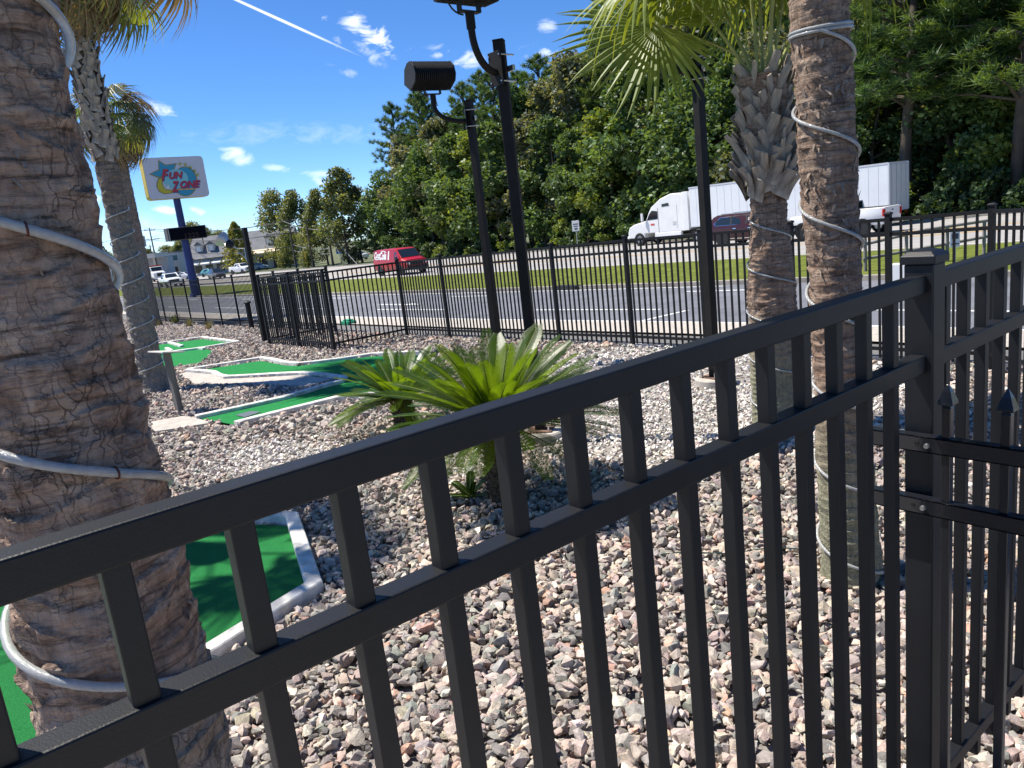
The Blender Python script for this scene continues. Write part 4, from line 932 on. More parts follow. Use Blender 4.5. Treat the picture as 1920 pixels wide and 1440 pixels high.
class Car:
    def __init__(s, name, label, cat, loc, rz, st, pm, group=None):
        s.st = st; s.t = thing(name, label, cat, loc, rz, group); s.pm = pm
        V, F = [], []; k = 12
        for x, zl, zb, zr, wl_, wr in st:
            half = [(0, zl), (wl_*.9, zl), (wl_, zl+.22*(zb-zl)), (wl_*1.005, zl+.7*(zb-zl)), (wl_*.985, zb), (wr, zr-.05), (wr*.86, zr)]
            ring = [(x, -y, z) for y, z in half[::-1]]+[(x, y, z) for y, z in half[1:]]
            V += ring; k = len(ring)
        for i in range(len(st)-1): F += [(i*k+j, i*k+(j+1) % k, (i+1)*k+(j+1) % k, (i+1)*k+j) for j in range(k)]
        F += [tuple(range(k)), tuple((len(st)-1)*k+j for j in range(k-1, -1, -1))]
        s.body = MB().add(V, F).build('body', pm, s.t, smooth=35)
    def at(s, x):
        st = s.st; xs = [q[0] for q in st]; return [float(np.interp(x, xs, [q[i] for q in st])) for i in range(1, 6)]
    def side_y(s, x, z):
        zl, zb, zr, wl_, wr = s.at(x)
        if z >= zb: return float(np.interp(z, [zb, zr-.05], [wl_*.985, wr]))
        return float(np.interp(z, [zl, zl+.22*(zb-zl), zl+.7*(zb-zl), zb], [wl_*.9, wl_, wl_*1.005, wl_*.985]))
    def plate(s, name, pts, m, off=.010, sides=(-1, 1), parent=None):
        for sd in sides:
            n = len(pts); A = [(x, sd*(s.side_y(x, z)+off), z) for x, z in pts]; B = [(x, sd*(s.side_y(x, z)-.01), z) for x, z in pts]
            MB().add(A+B, [tuple(range(n)), tuple(range(2*n-1, n-1, -1))]+[(i, (i+1) % n, n+(i+1) % n, n+i) for i in range(n)]).build(name, m, parent or s.body)
    def screen(s, name, i, j, m=None, kx=.9, a=.06, b=.94, off=.014):
        P, Q = s.st[i], s.st[j]
        def pt(t): return (P[0]+(Q[0]-P[0])*t, P[3]+(Q[3]-P[3])*t, P[5]+(Q[5]-P[5])*t)
        (xa, za, wa), (xb, zb_, wb) = pt(a), pt(b); n = Vector((zb_-za, 0, xa-xb)).normalized(); n = n if n.z > 0 else -n
        V = [Vector((x, sd*w*kx, z))+n*off for x, z, w in ((xa, za, wa), (xb, zb_, wb)) for sd in (-1, 1)]
        V += [v-n*.02 for v in V]
        MB().add(V, [(0,1,3,2), (6,7,5,4), (0,4,5,1), (1,5,7,3), (3,7,6,2), (2,6,4,0)]).build(name, m or WGL, s.body)
    def wheels(s, xs, r, w=.24, inset=.05, rim=RIM):
        for x in xs:
            wl_ = s.at(x)[3]
            for sd in (-1, 1):
                wheel(s.t, x, sd*(wl_-w/2+inset*.4), r, w, rim)
                MB().tube([(x, sd*(wl_-.02), r*1.02), (x, sd*(wl_+.012), r*1.02)], r*1.18, 20).build('wheel_arch', DARKT, s.body)
    def box(s, name, c, size, m, bevel=.01, parent=None): return MB().box(c, size).build(name, m, parent or s.body, bevel=bevel)
def lamps(c, xf, xb, zf, zb_, wf, wb, fh=.14, bh=.16):
    for sd in (-1, 1):
        c.box('headlight', (xf, sd*wf, zf), (.08, .34, fh), LENS); c.box('taillight', (xb, sd*wb, zb_), (.08, .22, bh), RLENS)
def red_van():
    q = gp(748, 516.5); q.y -= 0.0
    st = [(-2.78,.62,1.15,1.90,.90,.76),(-2.72,.42,1.2,2.02,.98,.84),(-2.3,.38,1.2,2.08,1.0,.86),(.9,.38,1.2,2.10,1.0,.86),(1.25,.38,1.2,2.04,1.0,.85),(1.98,.38,1.22,1.34,1.0,.90),(2.62,.40,1.10,1.20,.97,.86),(2.76,.52,.95,1.02,.93,.82)]
    c = Car('delivery_van', 'red cargo van with white script lettering on its side, driving on the highway', 'van', (q.x-1.2, q.y+1.0, zg(q.x, q.y+1.0)), R(-3), st, paint('red', (.42,.008,.014)))
    c.screen('windshield', 4, 5, kx=.94); c.plate('side_window', [(.85,1.28),(1.78,1.28),(1.42,1.80),(.95,1.84)], WGL)
    c.wheels((-1.75, 1.75), .39); lamps(c, 2.74, -2.77, .92, 1.1, .72, .86, .2, .3)
    c.box('grille', (2.77, 0, .90), (.05, 1.15, .26), DARKT); c.box('bumper', (2.82, 0, .56), (.16, 1.92, .22), DARKT, .03); c.box('rear_bumper', (-2.84, 0, .5), (.14, 1.9, .2), DARKT, .03)
    for sd in (-1, 1): c.box('mirror', (1.55, sd*1.13, 1.32), (.12, .2, .3), DARKT, .02)
    c.plate('door_seam', [(.70,.5),(.715,.5),(.715,1.95),(.70,1.95)], DARKT, .004)
    W = mat('van_white', (.80,.80,.80), .4)
    # script lettering on the side facing the camera: two slanted words with long swashes, then the vertical white band
    for word, x0, x1, z0, z1 in (('Coca', -2.58, -1.42, 1.42, 1.95), ('Cola', -1.62, -.42, 1.28, 1.93)):
        v, f = text_mesh(word, .38, .045)
        flat('lettering', [(x0+u*(x1-x0), -(c.side_y(x0+u*(x1-x0), z0+w_*(z1-z0))+.013), z0+w_*(z1-z0)) for u, w_ in v], f, W, c.body)
    for s_pts in ([(-2.62,1.50),(-2.45,1.36),(-2.15,1.33),(-1.85,1.38),(-1.55,1.33)], [(-1.35,1.94),(-1.0,1.99),(-.65,1.93),(-.40,1.84)]):
        V = []
        for i, (x, z) in enumerate(s_pts):
            for sg in (-1, 1): V.append((x, -(c.side_y(x, min(z+.035*sg, 2.0))+.013), z+.035*sg))
        flat('lettering', V, [(2*i, 2*i+2, 2*i+3, 2*i+1) for i in range(len(s_pts)-1)], W, c.body)
    c.plate('white_band', [(-.22,1.26),(.02,1.26),(.10,1.95),(-.10,1.95)], W, .010, sides=(-1,))
red_van()
def big_suv():
    q = gp(1432, 453); q2 = gp(1357, 461.5)
    st = [(-2.62,.55,1.15,1.30,.90,.80),(-2.55,.36,1.22,1.72,.98,.72),(-2.1,.32,1.24,1.88,1.02,.76),(-.3,.30,1.22,1.92,1.02,.78),(.55,.30,1.20,1.86,1.02,.77),(1.25,.30,1.20,1.28,1.02,.88),(2.2,.32,1.10,1.20,.99,.86),(2.6,.45,.95,1.04,.90,.76)]
    c = Car('parked_suv', 'dark maroon sport utility vehicle with chrome window trim, passing the white semi trailer', 'car', (q2.x+1.62, q2.y+.95, zg(q2.x, q2.y+.95)), 0, st, paint('maroon', (.045,.012,.014)))
    c.t.name = 'sport_utility_vehicle'
    c.plate('window_trim', [(-2.32,1.38),(-2.1,1.25),(1.02,1.24),(.45,1.76),(-.2,1.80),(-1.9,1.74)], CHROME, .006); c.plate('side_window', [(-2.24,1.39),(-2.08,1.28),(.92,1.27),(.40,1.73),(-.2,1.77),(-1.86,1.71)], WGL, .012)
    for x in (-1.05, .02): c.plate('pillar', [(x,1.27),(x+.09,1.27),(x+.05,1.77),(x-.02,1.77)], DARKT, .016)
    c.screen('windshield', 4, 5); c.screen('rear_window', 1, 2)
    c.wheels((-1.62, 1.55), .41, .27); lamps(c, 2.56, -2.58, .88, 1.15, .66, .8)
    for x in (-.85, .2): c.plate('door_handle', [(x,1.02),(x+.22,1.02),(x+.22,1.06),(x,1.06)], CHROME, .03)
    c.plate('sill_trim', [(-1.1,.42),(1.0,.42),(1.0,.47),(-1.1,.47)], CHROME, .012)
    for sd in (-1, 1): c.box('mirror', (.85, sd*1.13, 1.33), (.16, .22, .18), CHROME, .03); c.box('roof_rail', (-.8, sd*.66, 1.93), (2.2, .05, .05), CHROME, .01)
    c.box('bumper', (2.6, 0, .5), (.12, 1.8, .26), c.pm, .04); c.box('grille', (2.62, 0, .85), (.06, .9, .24), CHROME)
big_suv()
def pickup(label, loc, rz, pm, name='pickup_truck', group=None):
    st = [(-2.90,.62,1.36,1.40,.96,.94),(-2.84,.52,1.38,1.42,1.0,.97),(-.95,.50,1.36,1.40,1.0,.96),(-.94,.45,1.30,1.84,1.0,.74),(-.75,.42,1.30,1.90,1.01,.76),(.55,.42,1.28,1.88,1.01,.75),(1.25,.42,1.26,1.34,1.01,.88),(2.55,.45,1.14,1.24,.99,.88),(2.75,.6,1.0,1.06,.93,.84)]
    c = Car(name, label, 'pickup truck', loc, rz, st, pm, group)
    c.plate('side_window', [(-.82,1.36),(1.0,1.34),(.48,1.78),(-.70,1.80)], WGL); c.plate('pillar', [(.02,1.34),(.10,1.34),(.08,1.79),(.02,1.79)], pm, .014)
    c.screen('windshield', 5, 6); c.box('rear_window', (-.955, 0, 1.6), (.03, 1.3, .36), WGL)
    c.wheels((-1.75, 1.75), .41, .27); lamps(c, 2.72, -2.88, 1.0, 1.12, .74, .93, .2, .38)
    c.box('bed_floor', (-1.9, 0, 1.41), (1.8, 1.66, .02), DARKT); c.box('bumper', (2.80, 0, .62), (.16, 1.9, .24), CHROME, .03); c.box('rear_bumper', (-2.98, 0, .6), (.16, 1.86, .2), CHROME, .03)
    c.box('grille', (2.76, 0, .98), (.06, 1.1, .3), DARKT); c.box('tailgate_handle', (-2.91, 0, 1.22), (.03, .16, .06), DARKT)
    for x in (-.3, .65): c.plate('door_handle', [(x,1.12),(x+.18,1.12),(x+.18,1.16),(x,1.16)], CHROME, .02)
    for sd in (-1, 1): c.box('mirror', (.95, sd*1.16, 1.4), (.14, .22, .22), DARKT, .03)
    return c
q = gp(1617, 441)
pickup('white pickup truck seen from its tail, overtaking the end of the white semi trailer', (q.x-1.7, q.y+.9, zg(q.x, q.y+.9)), math.pi, paint('white', (.78,.78,.78)))
def semi():
    q = gp(1201, 459); y = min(q.y+1.1, 49.2); X0 = q.x+1.5; z = zg(X0, y); WHT = paint('truck_white', (.80,.80,.79))
    # tractor, local +x forward (world -x)
    t = thing('semi_tractor', 'white semi tractor with a tall sloping sleeper roof, pulling the long box trailer', 'truck', (X0, y, z), math.pi)
    prof = [(-4.5,.95),(-4.5,3.62),(-4.2,3.82),(-3.3,3.84),(-2.3,3.55),(-1.35,2.95),(-1.05,2.52),(-.75,1.95),(.55,1.72),(1.05,1.50),(1.22,1.05),(1.2,.62),(-.55,.62),(-.55,.95)]
    cab = MB().prism(prof, 1, -1.12, 1.12).build('cab', WHT, t, bevel=.07)
    MB().prism([(-5.05,1.0),(-5.05,3.86),(-4.52,3.86),(-4.52,1.0)], 1, -1.24, 1.24).build('fairing', WHT, t, bevel=.03)
    for sd in (-1, 1):
        MB().prism([(-1.98,2.02),(-1.98,2.62),(-1.42,2.70),(-1.12,2.42),(-.86,1.98)], 1, sd*1.118, sd*1.135).build('side_window', WGL, cab)
        MB().prism([(-3.2,2.95),(-3.1,3.18),(-2.45,3.12),(-2.45,2.92)], 1, sd*1.118, sd*1.135).build('sleeper_window', WGL, cab)
        MB().prism([(-2.05,.95),(-2.02,.95),(-2.02,2.85),(-2.05,2.85)], 1, sd*1.118, sd*1.128).build('door_seam', DARKT, cab)
        MB().prism([(-3.9,1.2),(-3.88,1.2),(-3.88,3.0),(-3.9,3.0)], 1, sd*1.118, sd*1.128).build('panel_seam', mat('seam_grey', (.35,.35,.35), .6), cab)
        MB().box((-3.6, sd*1.125, 1.62), (.34, .02, .28)).build('hatch', mat('seam_grey2', (.55,.55,.55), .5), cab, bevel=.01)
        MB().prism([(-1.62,1.55),(-1.22,1.55),(-1.22,1.70),(-1.62,1.70)], 1, sd*1.118, sd*1.130).build('door_decal', mat('decal_red', (.55,.10,.10), .5), cab)
        MB().box((-.55, sd*1.32, 2.25), (.16, .16, .62)).build('mirror', WHT, cab, bevel=.03)
        MB().box((1.0, sd*.86, 1.22), (.34, .36, .24)).build('headlight', LENS, cab, bevel=.03)
        MB().box((-2.9, sd*1.02, .72), (2.6, .25, .5)).build('side_skirt', WHT, t, bevel=.05)
    MB().add([(-1.33,-.98,2.94),(-1.33,.98,2.94),(-.72,.98,1.99),(-.72,-.98,1.99),(-1.31,-.98,2.97),(-1.31,.98,2.97),(-.70,.98,2.02),(-.70,-.98,2.02)], [(0,1,2,3),(7,6,5,4),(0,4,5,1),(2,6,7,3),(1,5,6,2),(3,7,4,0)]).build('windshield', WGL, cab)
    MB().box((1.2, 0, .62), (.3, 2.2, .42)).build('bumper', WHT, t, bevel=.06); MB().box((1.21, 0, 1.2), (.06, 1.1, .5)).build('grille', CHROME, cab)
    MB().box((-4.6, 0, .82), (6.6, .9, .26)).build('chassis', DARKT, t)
    for x in (0, -5.7, -7.0):
        for sd in (-1, 1): wheel(t, x, sd*1.05, .52, .34)
    # trailer
    tr = thing('semi_trailer', 'long white box trailer with ribbed doors behind the semi tractor', 'trailer', (X0, y, z), math.pi)
    a, c = -5.25, -20.0
    MB().box(((a+c)/2, 0, 2.66), (a-c, 2.56, 2.86)).build('box', mat('trailer_white', (.74,.76,.78), .45, var=.05, vscale=.6), tr, bevel=.03)
    RIB = mat('trailer_rail', (.55,.57,.60), .4)
    for zz in (1.24, 4.08): MB().box(((a+c)/2, 0, zz), (a-c+.04, 2.60, .10)).build('rail', RIB, tr)
    for k in range(1, 24):
        for sd in (-1, 1): MB().box((a+(c-a)*k/24, sd*1.284, 2.66), (.035, .012, 2.72)).build('rib', mat('trailer_rib', (.70,.72,.74), .45), tr)
    for sd in (-1, 1):
        d = MB().box((c-.015, sd*.64, 2.66), (.04, 1.2, 2.70)).build('door', mat('trailer_door', (.60,.62,.63), .5), tr, bevel=.01)
        for yy in (.3, .95): MB().cyl((c-.06, sd*yy, 2.66), .022, 2.7, 8).build('lock_rod', STEEL, d)
        MB().box((c-.04, sd*1.26, 2.66), (.08, .10, 2.86)).build('door_frame', RIB, tr)
        MB().box((c-.05, sd*1.0, 1.05), (.05, .22, .12)).build('taillight', RLENS, tr)
    MB().box((-9, 0, .62), (.16, 1.9, 1.2)).build('landing_gear', DARKT, tr); MB().box((c+2.2, 0, .98), (3.6, 1.0, .24)).build('bogie', DARKT, tr); MB().box((c+.1, 0, .72), (.12, 2.2, .12)).build('underride_bar', DARKT, tr)
    for x in (c+1.4, c+2.7):
        for sd in (-1, 1): wheel(tr, x, sd*1.05, .52, .34)
semi()
def sedan(label, loc, rz, pm, group=None, tall=0):
    h = 1.46+tall
    st = [(-2.3,.5,.90,.98,.80,.70),(-2.22,.32,.92,1.02,.88,.76),(-1.55,.26,.94,1.06 if not tall else h-.1,.90,.78 if not tall else .64),(-.95,.25,.95,h-.04,.90,.62),(.05,.25,.95,h,.90,.62),(.95,.25,.93,1.02,.90,.76),(1.95,.28,.82,.90,.87,.74),(2.2,.42,.70,.76,.80,.68)]
    c = Car('car', label, 'car', loc, rz, st, pm, group)
    c.plate('side_window', [(-1.35,1.0),(.75,.98),(.05,h-.12),(-.9,h-.14)], WGL); c.screen('windshield', 4, 5); c.screen('rear_window', 2, 3)
    c.wheels((-1.4, 1.35), .33, .22); lamps(c, 2.15, -2.27, .68, .84, .62, .70); c.box('grille', (2.19, 0, .62), (.05, .8, .16), DARKT)
    return c
far = [('silver sedan parked in front of the pale building, next to the blue pole', 352, 524, (.45,.46,.48), 20, 0), ('white hatchback parked between a silver sedan and the blue pole', 338, 525, (.75,.75,.75), 10, .1), ('teal compact car standing behind the blue signpole', 397, 518, (.10,.28,.32), 15, .1),
       ('dark grey wagon on the highway next to the blue signpole', 408, 523, (.03,.03,.035), -4, .2), ('pale blue sedan beside the fence notch, farthest along the highway', 486, 507, (.30,.40,.46), 12, 0), ('black sedan parked under the cream awning', 502, 501, (.02,.02,.022), 12, 0), ('light blue car parked by the dark tree row', 513, 500, (.32,.50,.62), 8, .1)]
for lb, px, py, col, a, tl in far:
    q = gp(px, py); sedan(lb, (q.x, q.y, q.z), R(a), paint(lb.split()[0]+lb.split()[1], col), tall=tl)
q = gp(660, 489); sedan('white car pulling out beside the blue roadside sign under the forest edge', (q.x, q.y+1, zg(q.x, q.y+1)), R(200), paint('white', (.78,.78,.78)))
q = gp(322, 539); pickup('white pickup truck driving towards us beside an orange dump truck', (q.x, q.y, q.z), R(-4), paint('white', (.78,.78,.78)))
q = gp(455, 513); pickup('white pickup truck standing in front of the conical yellow-green tree', (q.x, q.y, q.z), R(10), paint('white', (.78,.78,.78)))
def dump_truck():
    q = gp(302, 527); t = thing('dump_truck', 'dump truck with a white cab and an orange-red ribbed bed on the highway', 'truck', (q.x-3, q.y, q.z), R(-3)); W = paint('white', (.78,.78,.78)); O = mat('dump_orange', (.42,.07,.03), .5, var=.2, vscale=2)
    cab = MB().prism([(.4,.8),(.4,2.9),(.7,3.0),(1.6,2.95),(2.1,2.05),(3.5,1.85),(3.75,1.5),(3.8,.7),(.4,.7)], 1, -1.15, 1.15).build('cab', W, t, bevel=.06)
    MB().add([(1.66,-1,2.88),(1.66,1,2.88),(2.12,1,2.1),(2.12,-1,2.1)], [(0,1,2,3)]).build('windshield', WGL, cab).location = (.03,0,.02)
    for sd in (-1, 1): MB().prism([(.8,2.1),(1.85,2.1),(1.5,2.8),(.8,2.8)], 1, sd*1.14, sd*1.165).build('side_window', WGL, cab); MB().box((3.7, sd*.85, 1.2), (.2, .3, .25)).build('headlight', LENS, cab)
    MB().box((3.8, 0, 1.35), (.06, 1.0, .7)).build('grille', DARKT, cab); MB().box((3.85, 0, .7), (.2, 2.2, .35)).build('bumper', W, t)
    MB().prism([(-4.8,1.2),(-5.0,2.9),(.2,2.9),(.9,3.15),(.9,3.3),(.1,3.1),(.1,1.2)], 1, -1.25, 1.25).build('bed', O, t, bevel=.03)
    for k in range(7):
        for sd in (-1, 1): MB().box((-4.4+k*.72, sd*1.28, 2.05), (.10, .06, 1.6)).build('bed_rib', mat('dump_rib', (.62,.50,.42), .6), t)
    MB().box((-1.5, 0, .85), (7, .9, .3)).build('chassis', DARKT, t)
    for x in (2.6, -2.4, -3.7):
        for sd in (-1, 1): wheel(t, x, sd*1.02, .52, .34)
dump_truck()
# ------------------------------------------------------------------ small roadside things
def plate_sign(label, base, h, w, ph, rz, m, post=STEEL, lines=None, cat='sign', posts=1):
    t = thing('roadside_sign', label, cat, base, rz)
    for k in range(posts):
        y = 0 if posts == 1 else (-w*.4+w*.8*k); MB().box((-.03, y, h/2), (.05, .06, h)).build('post', post, t)
    pn = MB().box((.01, 0, h-ph/2), (.02, w, ph)).build('panel', m, t, bevel=.006)
    for (y0, y1, z0, z1) in lines or []:
        MB().box((.026, (y0+y1)/2*w, h-ph+ph*(z0+z1)/2), (.006, (y1-y0)*w, (z1-z0)*ph)).build('print', mat('sign_print', (.05,.06,.08), .6), pn)
SW = mat('sign_plate_white', (.72,.72,.70), .5); face = math.atan2(fwd.y, fwd.x)+math.pi
q = gp(1082, 464); q.y = 52.2; q = onY(1082, 452, 52.2); q.z = zg(q.x, q.y)
plate_sign('small white rectangular traffic sign on a thin post at the edge of the forest', q, 2.6, .75, 1.0, R(-70), SW, lines=[(-.35,.35,.62,.72),(-.3,.3,.42,.5),(-.2,.25,.15,.3)])
q = gp(640, 488); plate_sign('small blue roadside sign on a post beside the guy wires', q, 2.2, 1.5, .9, R(-40), mat('sign_bright_blue', (.04,.22,.60), .5))
q = onY(1790, 470, 20.9); q.z = zg(q.x, q.y)+.09
plate_sign('small white notice with blue print on posts in the median grass', q, .95, .22, .38, R(-60), SW, lines=[(-.3,.35,.55,.9),(-.35,.4,.18,.26)], posts=1)
def pipe_barrier():
    a, c = onY(1618, 500, 21.4), onY(1850, 440, 24.5); a.z = zg(a.x, a.y)+.09; c.z = zg(c.x, c.y)+.09
    t = thing('pipe_barrier', 'low weathered grey pole barrier crossing the median grass', 'barrier', a); d = c-a; W = mat('weathered_pole', (.22,.20,.18), .8, var=.3, vscale=4)
    MB().tube([Vector((0,0,.75)), d*.5+Vector((0,0,.95)), d+Vector((0,0,1.0))], .045, 8).build('rail', W, t, smooth=50); MB().tube([Vector((0,0,.35)), d+Vector((0,0,.55))], .045, 8).build('rail', W, t, smooth=50)
    for k in (0.02, .35, .68, .98): MB().tube([d*k+Vector((0,0,-.1)), d*k+Vector((0,0,1.0))], .05, 8).build('post', W, t, smooth=50)
pipe_barrier()
q = onY(1688, 520, 19.4); q.z = zg(q.x, q.y); o = MB().box((0,0,.22), (.42,.3,.44)).build('utility_box', mat('white_plastic', (.75,.75,.75), .5), bevel=.02); o.location = q; tag(o, 'small white utility box standing at the median kerb', 'utility box')
q = gp(654, 608); o = MB().box((0,0,.06), (.5,.3,.1)).box((0,0,.13), (.32,.2,.05)).build('valve_box', mat('green_plastic', (.02,.30,.16), .6), bevel=.01); o.location = q; tag(o, 'small green valve box on the gravel behind the fence notch', 'valve box')
o = gp(473, 617); t = thing('short_post', 'stubby black bollard with a cap standing by the long receding fence', 'bollard', (o.x, o.y, o.z)); MB().cyl((0,0,.42), .075, .9, 14).build('body', BLACKFAR, t, smooth=40); MB().tube([(0,0,.86), (0,0,.90), (0,0,.95)], [.11,.11,.04], 14).build('cap', BLACKFAR, t, smooth=40)
# ------------------------------------------------------------------ utility poles and wires
PWOOD = mat('pole_wood', (.10,.085,.07), .9, var=.3, vscale=3)
def upole(label, px0, py0, pytop, r=.16, arms=((.6, 2.4),), lamp=False, m=PWOOD):
    b0 = gp(px0, py0); H = zat(b0, 0, pytop); t = thing('utility_pole', label, 'utility pole', b0); MB().tube([(0,0,-.5), (0,0,H)], [r*1.25, r*.8], 10).build('pole', m, t, smooth=50)
    for dz, L in arms:
        a = MB().box((0,.0,H-dz), (.12, L, .12), None).build('crossarm', m, t)
        for s in (-.45, -.2, .2, .45): MB().cyl((0, s*L, H-dz+.14), .05, .18, 8).build('insulator', mat('insulator', (.35,.36,.36), .4), a)
    if lamp: MB().tube([(0,0,H-2.2), (.6,1.2,H-1.9), (.8,1.6,H-2.0)], .05, 6).build('lamp_arm', STEEL, t)
    return b0, H
u1 = upole('wooden utility pole with a crossarm beyond the orange dump truck', 300, 524, 427, arms=((.5, 2.4), (2.6, 3.2)), lamp=True)
u0 = upole('shorter bare wooden pole next to the crossarm pole by the dump truck', 294, 522, 459, arms=())
u2 = upole('slim grey utility pole behind the black message board', 393, 515, 446, r=.13, arms=())
u3 = upole('utility pole with a double crossarm in front of the dark tree row', 556, 503, 411, arms=((.3, 2.6), (2.3, 2.6)))
u4 = upole('slender utility pole in the middle of the dark tree row', 588, 502, 412, r=.12, arms=((.2, 1.6),))
u5 = upole('utility pole with slanting guy wires at the edge of the forest', 625, 499, 429, arms=((.2, 2.0),))
WIRE = mat('wire', (.03,.03,.035), .6); WIREL = mat('wire_light', (.30,.30,.30), .5)
def wire(label, A, B, sag, r=.045, m=WIRE, group='overhead wires beside the highway'):
    n = 14; pts = [A.lerp(B, i/n)-Vector((0,0,sag*4*(i/n)*(1-i/n))) for i in range(n+1)]; o = MB().tube([p-A for p in pts], r, 5).build('overhead_wire', m); o.location = A; tag(o, label, 'wire', group)
T = lambda u, dz, dy=0: u[0]+Vector((0, dy, u[1]-dz))
for dz, dy in ((.35, -1), (.35, 1), (2.4, -1.2), (2.4, 1.2), (5.0, 0)): wire('dark overhead wire strung from the pole by the dump truck towards the dark tree row', T(u1, dz, dy), T(u3, dz*.9, dy), 1.0)
for dz, dy in ((.15, -1.1), (.15, 1.1), (2.2, 1.1), (4.2, 0), (5.2, 0)): wire('pale overhead wire strung in front of the dark tree row', T(u3, dz, dy), T(u5, dz*.7, dy*.7), .35, .035, WIREL)
for dx in (6, 9.5): wire('slanting guy wire anchored in the grass beside the forest edge', T(u5, .4), Vector((u5[0].x+dx, u5[0].y-1, zg(u5[0].x+dx, u5[0].y-1))), 0, .045, WIREL, 'guy wires at the forest edge')
for dz, dy in ((.35, -1), (2.4, 1.2), (4, 0)): wire('dark overhead wire leaving the pole by the dump truck away from the trees', T(u1, dz, dy), T(u1, dz, dy)+Vector((-40, -16, -2)), .8)
b0 = gp(577, 503); t = MB().tube([(0,0,0), (0,0,2.6)], .14, 8).build('guy_marker', mat('marker_yellow', (.62,.40,.03), .6)); t.location = b0; tag(t, 'bright yellow marker sleeve standing in front of the dark tree row', 'marker')
# ------------------------------------------------------------------ far buildings
def building():
    RG = mat('roof_grey', (.16,.165,.18), .9, var=.2, vscale=.8); WB = mat('wall_white', (.62,.60,.56), .9, var=.1, vscale=1)
    D = 165.0
    A = depth(470, 505, D); A.z = zg(A.x, A.y); ax = Vector((right.x, right.y, 0)).normalized(); rz = math.atan2(ax.y, ax.x)
    t = thing('long_building', 'long low building with a steep grey roof and small white dormers, behind the conical tree', 'building', A, rz)
    MB().box((0, 0, 1.8), (21, 9, 3.6)).build('wall', WB, t)
    rf = MB().prism([(-6.0,3.5),(0,8.0),(6.0,3.5)], 0, -11, 11).build('roof', RG, t)
    for x in (-8.6, -6.0, 6.2):
        d = MB().box((x, -3.2, 5.5), (1.5, 1.8, 1.6)).build('dormer', WB, rf); MB().box((x, -4.12, 5.5), (.8, .05, 1.0)).build('window', mat('bright_window', (.78,.80,.82), .3), d)
        MB().prism([(-.95+x,6.25),(x,7.0),(.95+x,6.25)], 1, -4.3, -1.5).build('dormer_roof', RG, d)
    MB().prism([(-7.6,3.0),(-7.6,3.3),(-4.4,4.3),(-4.4,3.9)], 0, 2.5, 10.5).build('awning', mat('cream_awning', (.72,.60,.42), .8), t)
    for x in (4.5, 7.4): MB().box((x, -4.52, 1.3), (1.6, .08, 2.4)).build('door', mat('dark_door', (.03,.03,.04), .4), t)
    for k in range(5): MB().prism([(-6.6,2.2),(-6.6,2.45),(-4.5,3.6),(-4.5,3.3)], 0, -10.2+k*2.3, -8.3+k*2.3).build('awning', mat('white_awning', (.70,.68,.64), .8), t)
    for k in range(5): MB().box((-9.2+k*2.3, -4.53, 1.4), (1.5, .06, 1.6)).build('window', WGL, t)
    # filling station canopy and boxy signs farther left
    A = depth(275, 523, 175); A.z = zg(A.x, A.y); t = thing('station_canopy', 'white flat-roofed filling station canopy with a red fascia band behind the dump truck', 'building', A, rz)
    MB().box((0, 0, 5.4), (9, 7, 1.0)).build('canopy', WB, t); MB().box((0, -3.52, 4.6), (5, .1, .6)).build('fascia', mat('fascia_red', (.5,.04,.03), .5), t); MB().box((0, 4, 2.4), (9, 3, 4.8)).build('shop', mat('shop_grey', (.48,.50,.55), .8), t)
    for x in (-3.6, 3.6): MB().box((x, -2, 2.5), (.5, .5, 5)).build('column', WB, t)
    A = depth(272, 523, 190); A.z = zg(A.x, A.y); t = thing('billboard', 'grey billboard box standing on legs above the filling station canopy', 'sign', A, rz)
    MB().box((0, 0, 9.2), (4.0, .5, 2.6)).build('panel', mat('board_grey', (.34,.34,.34), .7), t)
    for k in range(3): MB().box((0, -.27, 8.4+k*.8), (3.6, .05, .25)).build('stripe', mat('board_stripe', (.20,.20,.22), .7), t)
    for x in (-1.4, 1.4): MB().cyl((x, 0, 4), .14, 8, 8).build('leg', STEEL, t)
    A = depth(336, 520, 185); A.z = zg(A.x, A.y); t = thing('shop_building', 'small pale shopfront with a teal upper window, beside the blue signpole', 'building', A, rz)
    MB().box((0, 0, 2.8), (4.2, 5, 5.6)).build('wall', mat('shop_pale', (.50,.52,.52), .8), t); MB().box((0, -2.52, 4.4), (3.2, .08, 1.2)).build('window', mat('teal_glass', (.06,.16,.18), .2), t); MB().box((0, -2.52, 1.2), (2.4, .08, 2.2)).build('door', DARKT, t); MB().box((0, 0, 5.75), (4.5, 5.3, .3)).build('roof', RG, t)
    A = depth(330, 515, 230); A.z = zg(A.x, A.y); t = thing('warehouse', 'low white warehouse stretching behind the small shops', 'building', A, rz)
    MB().box((0, 0, 2.6), (46, 10, 5.2)).build('wall', WB, t); MB().box((0, 0, 5.3), (46.6, 10.6, .3)).build('roof', RG, t)
    for k in range(9): MB().box((-20+k*5, -5.04, 1.6), (2.6, .08, 2.6)).build('window', WGL, t)
building()
